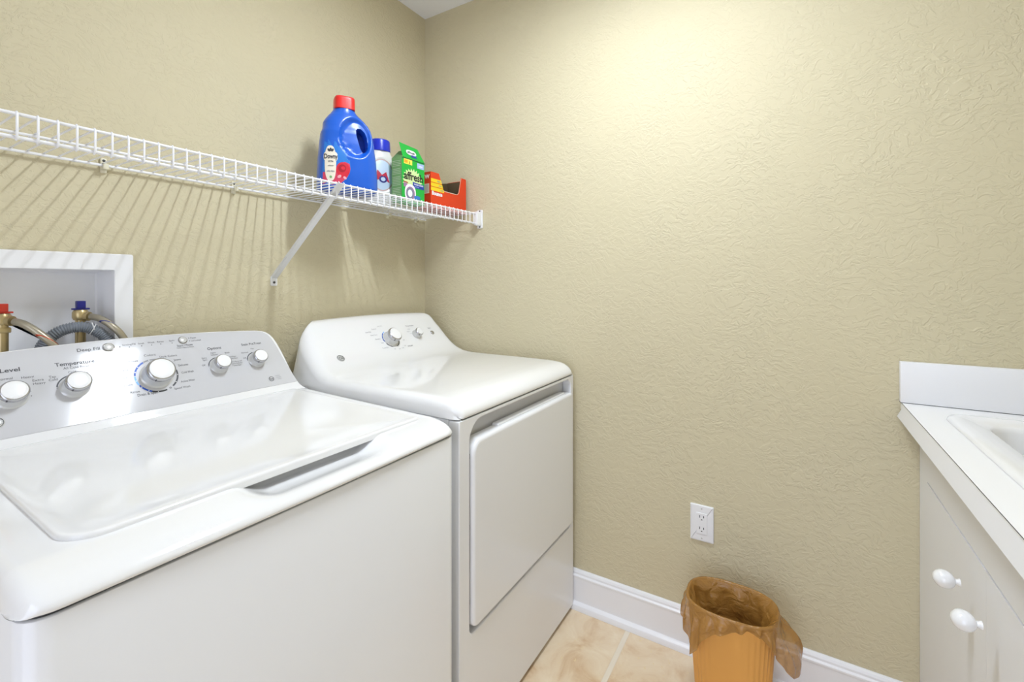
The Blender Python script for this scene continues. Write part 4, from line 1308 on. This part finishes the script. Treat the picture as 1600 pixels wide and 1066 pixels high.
# ---- green carton, open top (world coordinates)
GX0, GX1, GY0, GY1 = -0.397, -0.279, -0.250, -0.200
GZ0, GZ1 = DZK, 1.6590
gb = empty('cleaner_carton', ((GX0 + GX1) / 2, (GY0 + GY1) / 2, GZ0))
tag(gb, 'green cardboard carton of washer cleaner tablets with its top flaps open', 'box')
M_green = mat('green_carton', (18, 178, 62), 0.4); M_gdark = mat('green_carton_side', (120, 170, 105), 0.5); M_ginside = mat('carton_flap_inside', (98, 140, 80), 0.6)
bm = bmesh.new()
t = 0.0008
add_box(bm, GX0, GX1, GY0, GY1, GZ0, GZ0 + t, mi=0)
add_box(bm, GX0, GX1, GY0, GY0 + t, GZ0 + t, GZ1, mi=0)
add_box(bm, GX0, GX1, GY1 - t, GY1, GZ0 + t, GZ1, mi=0)
add_box(bm, GX0, GX0 + t, GY0 + t, GY1 - t, GZ0 + t, GZ1, mi=1)
add_box(bm, GX1 - t, GX1, GY0 + t, GY1 - t, GZ0 + t, GZ1, mi=1)
obj('carton', bm, [M_green, M_gdark], gb, None)
# flaps: tall rear flap leaning to the front, side flap folded in
def flap(name, a, b, c, d, mats_):
    bm = bmesh.new()
    q = [Vector(p) for p in (a, b, c, d)]; nn = (q[1] - q[0]).cross(q[3] - q[0]).normalized() * 0.0008
    slab_loops(bm, [[p for p in q], [p + nn for p in q]]); bmesh.ops.recalc_face_normals(bm, faces=bm.faces)
    return obj(name, bm, mats_, gb, None)
flap('front_flap', (GX0 + 0.004, GY0 - 0.0002, GZ1), (GX1, GY0 - 0.0002, GZ1), (GX1 - 0.020, GY0 + 0.018, GZ1 + 0.050), (GX0 + 0.003, GY0 + 0.018, GZ1 + 0.055), M_green)
flap('side_flap', (GX0, GY0 + 0.001, GZ1), (GX0, GY1 - 0.001, GZ1), (GX0 + 0.030, GY1 - 0.004, GZ1 + 0.032), (GX0 + 0.030, GY0 + 0.014, GZ1 + 0.032), M_ginside)
flap('side_flap', (GX1, GY0 + 0.021, GZ1), (GX1, GY1 - 0.001, GZ1), (GX1 - 0.026, GY1 - 0.004, GZ1 + 0.016), (GX1 - 0.026, GY0 + 0.024, GZ1 + 0.016), M_ginside)
# front print
bm = bmesh.new(); MF = plane_xz(GY0 - 0.0003)
W_, H_ = GX1 - GX0, GZ1 - GZ0
def gp(u, v): return (GX0 + u * W_, GZ0 + v * H_)
def gpoly(pts, mi, h): add_poly(bm, [gp(*p) for p in pts], MF, mi, h)
# pale burst
import random as _r
rng = _r.Random(4)
star = []
for k in range(44):
    a = 2 * pi * k / 44; rad = (0.43 if k % 2 else 0.56) + 0.03 * rng.random()
    star.append((0.46 + rad * cos(a) * 0.78, 0.50 + rad * sin(a) * 0.52))
star_patch(bm, [gp(min(0.97, max(0.03, p[0])), p[1]) for p in star], lambda p: MF @ Vector((p.x, p.y, 0.0)), 0, 1)
gpoly([(0.02, 0.10), (0.98, 0.10), (0.98, 0.40), (0.60, 0.44), (0.30, 0.40), (0.02, 0.30)], 8, 0.0002)
gpoly([(0.08, 0.86), (0.44, 0.86), (0.44, 0.975), (0.08, 0.975)], 1, 0.0003)
gpoly([(0.10, 0.885), (0.24, 0.885), (0.24, 0.95), (0.10, 0.95)], 2, 0.0005)
add_text(bm, '3', 0.013, MF, *gp(0.32, 0.875), 'CENTER', 3, 0.0005, 0.0004)
gpoly([(0.66, 0.83), (0.97, 0.83), (0.97, 0.955), (0.66, 0.955)], 4, 0.0003)
add_text(bm, 'NEW', 0.009, MF, *gp(0.815, 0.868), 'CENTER', 5, 0.0005, 0.0003)
add_text(bm, 'affresh', 0.040, MF, *gp(0.09, 0.520), 'LEFT', 3, 0.0006, 0.0011, width=W_ * 0.83)
gpoly([(0.48, 0.355), (0.97, 0.355), (0.97, 0.465), (0.46, 0.490)], 6, 0.0006)
add_text(bm, 'WASHER CLEANER', 0.0072, MF, *gp(0.52, 0.425), 'LEFT', 5, 0.0008, 0.0002, width=W_ * 0.42)
add_text(bm, 'tablets', 0.0060, MF, *gp(0.54, 0.380), 'LEFT', 4, 0.0008, 0.0001, width=W_ * 0.20)
# red and navy stripe at left, washer drum drawing
gpoly([(0.07, 0.44), (0.26, 0.43), (0.24, 0.455), (0.07, 0.465)], 7, 0.0006)
gpoly([(0.07, 0.34), (0.24, 0.34), (0.22, 0.425), (0.07, 0.43)], 9, 0.0005)
star_patch(bm, [gp(0.36 + 0.24 * p[0], 0.22 + 0.20 * p[1]) for p in ell(0, 0, 1, 1, 30, 2.4)], lambda p: MF @ Vector((p.x, p.y, 0.0007)), 5, 1)
star_patch(bm, [gp(0.36 + 0.19 * p[0], 0.21 + 0.155 * p[1]) for p in ell(0, 0, 1, 1, 30)], lambda p: MF @ Vector((p.x, p.y, 0.0009)), 9, 1)
star_patch(bm, [gp(0.35 + 0.15 * p[0], 0.21 + 0.122 * p[1]) for p in ell(0, 0, 1, 1, 30)], lambda p: MF @ Vector((p.x, p.y, 0.0011)), 10, 1)
star_patch(bm, [gp(0.34 + 0.10 * p[0], 0.21 + 0.085 * p[1]) for p in ell(0, 0, 1, 1, 30)], lambda p: MF @ Vector((p.x, p.y, 0.0013)), 5, 1)
gpoly([(0.53, 0.10), (0.78, 0.10), (0.80, 0.17), (0.66, 0.19), (0.52, 0.17)], 11, 0.0010)
gpoly([(0.06, 0.03), (0.24, 0.03), (0.24, 0.075), (0.06, 0.075)], 0, 0.0006); gpoly([(0.56, 0.03), (0.66, 0.03), (0.66, 0.07), (0.56, 0.07)], 0, 0.0006); gpoly([(0.78, 0.03), (0.90, 0.03), (0.90, 0.07), (0.78, 0.07)], 0, 0.0006)
gpoly([(0.0, 0.975), (1.0, 0.975), (1.0, 0.992), (0.0, 0.992)], 12, 0.0003)
obj('front_print', bm, [mat('print_pale_lime', (214, 236, 170), 0.4), mat('print_yellow', (246, 232, 90), 0.4), mat('print_orange', (240, 170, 40), 0.4), M_black, mat('print_lilac', (168, 190, 236), 0.4),
                        mat('print_white', (242, 242, 246), 0.4), mat('print_royal', (28, 60, 160), 0.4), mat('print_red', (170, 40, 60), 0.4), M_green, mat('print_mauve', (160, 120, 160), 0.4),
                        mat('print_grey_blue', (120, 130, 150), 0.4), mat('print_mid_blue', (50, 120, 200), 0.4), mat('print_dark_green', (14, 80, 60), 0.4)], gb, None)
# flap print
FA = Vector((GX0 + 0.004, GY0 - 0.0014, GZ1)); FU = Vector((1, 0, 0)); FV = Vector((0, 0.018, 0.053)).normalized()
MFl = frame_matrix(FA, FU, FU.cross(FV))
bm = bmesh.new()
star_patch(bm, ell(0.050, 0.026, 0.026, 0.011, 20, 2.6), lambda p: MFl @ Vector((p.x, p.y, 0.0006)), 0, 1)
add_text(bm, 'affresh', 0.013, MFl, 0.029, 0.022, 'LEFT', 1, 0.0010, 0.0003, width=0.040)
add_poly(bm, [(0.044, 0.008), (0.076, 0.008), (0.072, 0.018), (0.048, 0.018)], MFl, 2, 0.0006)
obj('flap_print', bm, [mat('print_white', (242, 242, 246)), M_black, mat('print_royal', (28, 60, 160))], gb, None)
# side fine print
bm = bmesh.new(); MS = Matrix(((0, 0, -1, GX0 - 0.0003), (1, 0, 0, 0), (0, 1, 0, 0), (0, 0, 0, 1)))
MS = frame_matrix((GX0 - 0.0004, GY1, GZ0), (0, -1, 0), (-1, 0, 0))
for k in range(24):
    z = 0.012 + 0.0058 * k
    if k in (7, 14, 19): continue
    add_poly(bm, [(0.004, z), (0.046 - 0.006 * rng.random(), z), (0.046 - 0.006 * rng.random(), z + 0.0022), (0.004, z + 0.0022)], MS, 0)
obj('side_print', bm, mat('fine_print', (186, 206, 168), 0.5), gb, None)

# ---- orange dryer sheet carton with a cut-out front
RX0, RX1, RY0, RY1 = -0.243, -0.0190, -0.250, -0.150
RZ0, RZ1 = DZK, 1.6370
rb = empty('dryer_sheet_carton', ((RX0 + RX1) / 2, (RY0 + RY1) / 2, RZ0))
tag(rb, 'orange dryer sheet carton with scooped open front at the shelf end', 'box')
M_or = mat('orange_carton', (226, 62, 14), 0.4); M_ord = mat('orange_carton_side', (206, 54, 18), 0.45); M_kraft = mat('brown_board', (92, 76, 52), 0.7); M_edge = mat('board_edge', (232, 214, 190), 0.6)
bm = bmesh.new()
xa, xb = RX0, RX1
cutp = [(xa, RZ0), (xb, RZ0), (xb, RZ1 + 0.006), (xb - 0.004, RZ1 + 0.010), (xb - 0.036, RZ1 + 0.010), (xb - 0.052, 1.5800), (xb - 0.062, 1.5735), (xa + 0.082, 1.5735), (xa + 0.076, 1.5760), (xa + 0.0480, RZ1), (xa, RZ1)]
def plate(bm, pts, y0, y1, mi):
    slab_loops(bm, [[Vector((p[0], y0, p[1])) for p in pts], [Vector((p[0], y1, p[1])) for p in pts]], mi)
plate(bm, cutp, RY0, RY0 + 0.0012, 0)
add_box(bm, xa, xa + 0.0012, RY0 + 0.0012, RY1, RZ0, RZ1, mi=1)
add_box(bm, xb - 0.0012, xb, RY0 + 0.0012, RY1, RZ0, RZ1 + 0.006, mi=1)
add_box(bm, xa + 0.0012, xb - 0.0012, RY0 + 0.0012, RY1, RZ0, RZ0 + 0.0012, mi=1)
# rear board with a V notch
backp = [(xa + 0.0012, RZ0 + 0.0012), (xb - 0.0012, RZ0 + 0.0012), (xb - 0.0012, RZ1 + 0.004), (xb - 0.050, RZ1 - 0.006), (xb - 0.095, 1.596), (xa + 0.085, 1.598), (xa + 0.060, 1.610), (xa + 0.0012, RZ1 - 0.002)]
plate(bm, backp, RY1 - 0.0012, RY1, 2)
# inner lining of front and ends
plate(bm, [(p[0], p[1] - (0.0004 if p[1] > 1.55 else -0.0014)) for p in inset_loop(cutp, 0.0014)], RY0 + 0.0013, RY0 + 0.0018, 2)
add_box(bm, xb - 0.0018, xb - 0.0013, RY0 + 0.002, RY1 - 0.0014, RZ0 + 0.002, RZ1 + 0.004, mi=2)
add_box(bm, xa + 0.0013, xa + 0.0018, RY0 + 0.002, RY1 - 0.0014, RZ0 + 0.002, RZ1 - 0.001, mi=2)
# top bridge over the left part
add_box(bm, xa, xa + 0.0470, RY0 + 0.0012, RY1, RZ1 - 0.0012, RZ1, mi=0)
# folded inner divider
slab_loops(bm, [[Vector(p) for p in l] for l in ([(xb - 0.095, RY0 + 0.03, RZ0 + 0.004), (xb - 0.092, RY0 + 0.03, RZ0 + 0.004), (xb - 0.070, RY1 - 0.002, RZ0 + 0.004), (xb - 0.073, RY1 - 0.002, RZ0 + 0.004)],
                                              [(xb - 0.110, RY0 + 0.03, 1.585), (xb - 0.107, RY0 + 0.03, 1.585), (xb - 0.080, RY1 - 0.002, 1.600), (xb - 0.083, RY1 - 0.002, 1.600)])], 2)
obj('carton', bm, [M_or, M_ord, M_kraft], rb, None)
bm = bmesh.new(); MF2 = plane_xz(RY0 - 0.0003)
for k in range(3):
    z = 1.6120 - 0.0165 * k
    xr = xa + 0.0500 + (RZ1 - z) * 0.44
    add_poly(bm, [(xa + 0.001, z - 0.0140), (xr + 0.005, z - 0.0140), (xr - 0.001, z), (xa + 0.001, z)], MF2, 0)
    add_text(bm, ('FRESH', 'SOFT', 'CARE')[k], 0.0075, MF2, xr - 0.004, z - 0.0100, 'RIGHT', 2, 0.0003, 0.0002)
add_text(bm, 'Bounce', 0.0200, MF2, xa + 0.0060, 1.5490, 'LEFT', 1, 0.0003, 0.0012, width=0.062)
# pale cut edge line along the scoop
edge = [(xb - 0.036, RZ1 + 0.009), (xb - 0.052, 1.5800), (xb - 0.062, 1.5735), (xa + 0.082, 1.5735), (xa + 0.076, 1.5760)]
for p, q in zip(edge, edge[1:]):
    d = (Vector(q) - Vector(p)).normalized(); nn = Vector((-d.y, d.x)) * 0.0022
    add_poly(bm, [p, q, (q[0] + nn.x, q[1] + nn.y), (p[0] + nn.x, p[1] + nn.y)], MF2, 3, 0.0002)
ML = frame_matrix((RX0 - 0.0004, RY1, RZ0), (0, -1, 0), (-1, 0, 0))
add_poly(bm, [(0.060, 0.054), (0.092, 0.054), (0.092, 0.092), (0.060, 0.092)], ML, 3)
for k in range(9): add_poly(bm, [(0.063 + 0.003 * k, 0.057), (0.0645 + 0.003 * k, 0.057), (0.0645 + 0.003 * k, 0.089), (0.063 + 0.003 * k, 0.089)], ML, 2, 0.0003)
add_text(bm, 'W', 0.022, ML, 0.070, 0.112, 'LEFT', 1, 0.0002, 0.0006)
obj('printed_bands', bm, [mat('band_yellow', (244, 214, 30), 0.4), mat('print_white', (242, 242, 246)), M_inkl, M_edge], rb, None)

# ------------------------------------------------------------------ waste bin and liner
BCX, BCY = -0.172, -1.297
waste = empty('waste_bin', (BCX, BCY, 0))
tag(waste, 'amber plastic waste bin with ribbed sides standing against the baseboard', 'waste bin')
ba, bb, ta, tb, BH = 0.064, 0.090, 0.0820, 0.1120, 0.305
def binloop(k, off=0.0, n=160, rib=True):
    z = BH * k; a = ba + (ta - ba) * k + off; b = bb + (tb - bb) * k + off
    out = []
    for i in range(n):
        t = 2 * pi * i / n
        c, s = cos(t), sin(t)
        x = a * math.copysign(abs(c) ** (2 / 2.7), c); y = b * math.copysign(abs(s) ** (2 / 2.7), s)
        rr = 0.0
        if rib:
            # smooth arched medallion in the middle of each broad face; ribs elsewhere
            arch = 0.80 - 1.15 * (abs(y) / b) ** 2
            inside = sstep((arch - k) / 0.05 + 0.5) if abs(c) > 0.25 else 0.0
            rr = (0.0011 * cos(2 * pi * i / 4.0)) * (1 - inside) * (1 if k < 0.93 else 0)
        L = math.hypot(x, y)
        out.append(Vector((BCX + x * (1 + rr / L), BCY + y * (1 + rr / L), z + 0.0004)))
    return out
bm = bmesh.new()
loops = [binloop(k / 30) for k in range(31)]
loops += [binloop(1.0, 0.004, rib=False), [p + Vector((0, 0, 0.004)) for p in binloop(1.0, 0.004, rib=False)], [p + Vector((0, 0, 0.004)) for p in binloop(1.0, -0.0015, rib=False)]]
loops += [binloop(k, -0.0022, rib=False) for k in (0.97, 0.7, 0.4, 0.1, 0.012)]
slab_loops(bm, loops); bmesh.ops.recalc_face_normals(bm, faces=bm.faces)
obj('bin_body', bm, M_bin, waste, 40)

from mathutils import noise as mnoise
def bag_material():
    m = bpy.data.materials.new('translucent_brown_film'); m.use_nodes = True
    nt = m.node_tree; N = nt.nodes; L = nt.links; b = N['Principled BSDF']
    b.inputs['Base Color'].default_value = lin((174, 126, 60)); b.inputs['Roughness'].default_value = 0.25
    b.inputs['Specular IOR Level'].default_value = 0.6; b.inputs['Alpha'].default_value = 0.86
    tc = N.new('ShaderNodeTexCoord'); n = N.new('ShaderNodeTexNoise'); n.inputs['Scale'].default_value = 26; n.inputs['Detail'].default_value = 3; n.inputs['Distortion'].default_value = 1.2
    L.new(tc.outputs['Object'], n.inputs['Vector'])
    bp = N.new('ShaderNodeBump'); bp.inputs['Strength'].default_value = 0.8; bp.inputs['Distance'].default_value = 0.010
    L.new(n.outputs['Fac'], bp.inputs['Height']); L.new(bp.outputs[0], b.inputs['Normal'])
    return m
bm = bmesh.new()
NB = 200
def rim_xy(t, off, k=1.0):
    a = ba + (ta - ba) * k + off; b = bb + (tb - bb) * k + off; c, s = cos(t), sin(t)
    return Vector((BCX + a * math.copysign(abs(c) ** (2 / 2.7), c), BCY + b * math.copysign(abs(s) ** (2 / 2.7), s), 0))
def gauss(t, c, w):
    d = (t - c + pi) % (2 * pi) - pi
    return math.exp(-(d / w) ** 2)
rowsb = []
# angles: 0 = +x (towards wall), pi/2 = +y (towards dryer), pi = room side, -pi/2 = cabinet side
prof_in = [(-0.245, -0.014, 0.3), (-0.20, -0.010, 0.6), (-0.15, -0.010, 1.0), (-0.11, -0.009, 1.3), (-0.07, -0.008, 1.3), (-0.04, -0.007, 1.0), (-0.02, -0.006, 0.6), (-0.006, -0.0045, 0.2), (0.0035, -0.001, 0.0), (0.0062, 0.0026, 0.0), (0.0030, 0.0068, 0.1)]
for dz, off, cr in prof_in:
    row = []
    for i in range(NB):
        t = 2 * pi * i / NB - pi
        k = 1 + dz / BH if dz < 0 else 1.0
        p = rim_xy(t, off, max(0.05, k)); p.z = BH + 0.0044 + dz
        nrm = Vector((cos(t), sin(t), 0))
        w_ = mnoise.noise(Vector((p.x * 16, p.y * 16, p.z * 12))) * 0.026 + mnoise.noise(Vector((p.x * 42, p.y * 42, p.z * 34))) * 0.013
        p -= nrm * max(0.0, w_ + 0.006) * cr
        row.append(p)
    rowsb.append(row)
NR = 14
for j in range(1, NR + 1):
    u = j / NR; row = []
    for i in range(NB):
        t = 2 * pi * i / NB - pi
        hang = 0.052 + 0.010 * sin(3 * t + 0.7) + 0.012 * mnoise.noise(Vector((cos(t) * 2, sin(t) * 2, 4.0)))
        hang += 0.066 * gauss(t, 2.45, 0.30) + 0.030 * gauss(t, 1.8, 0.4) + 0.075 * gauss(t, -1.62, 0.42) - 0.020 * gauss(t, -2.75, 0.5) + 0.02 * gauss(t, 0.0, 0.8)
        flare = 0.010 + 0.008 * sin(5 * t) * u + 0.012 * gauss(t, 2.3, 0.5) * u
        flare += 0.058 * gauss(t, -1.50, 0.34) * sstep(u * 1.15)
        fold = (0.0055 * sin(17 * t + 3 * sin(2 * t)) + 0.003 * sin(31 * t)) * sstep(u * 1.4)
        p = rim_xy(t, 0.0068 + (flare - 0.004) * sstep(u * 1.6) + max(-0.006, fold), 1.0 - 0.25 * u)
        if p.x > -0.036: p.x = -0.036 - 0.002 * u
        p.z = BH + 0.0074 - hang * u
        row.append(p)
    rowsb.append(row)
grid(bm, rowsb, closed_u=True); bmesh.ops.recalc_face_normals(bm, faces=bm.faces)
lin_ = obj('bin_liner', bm, bag_material(), None, 80)
tag(lin_, 'crumpled translucent brown plastic bag lining the waste bin and folded over its rim', 'bin liner')
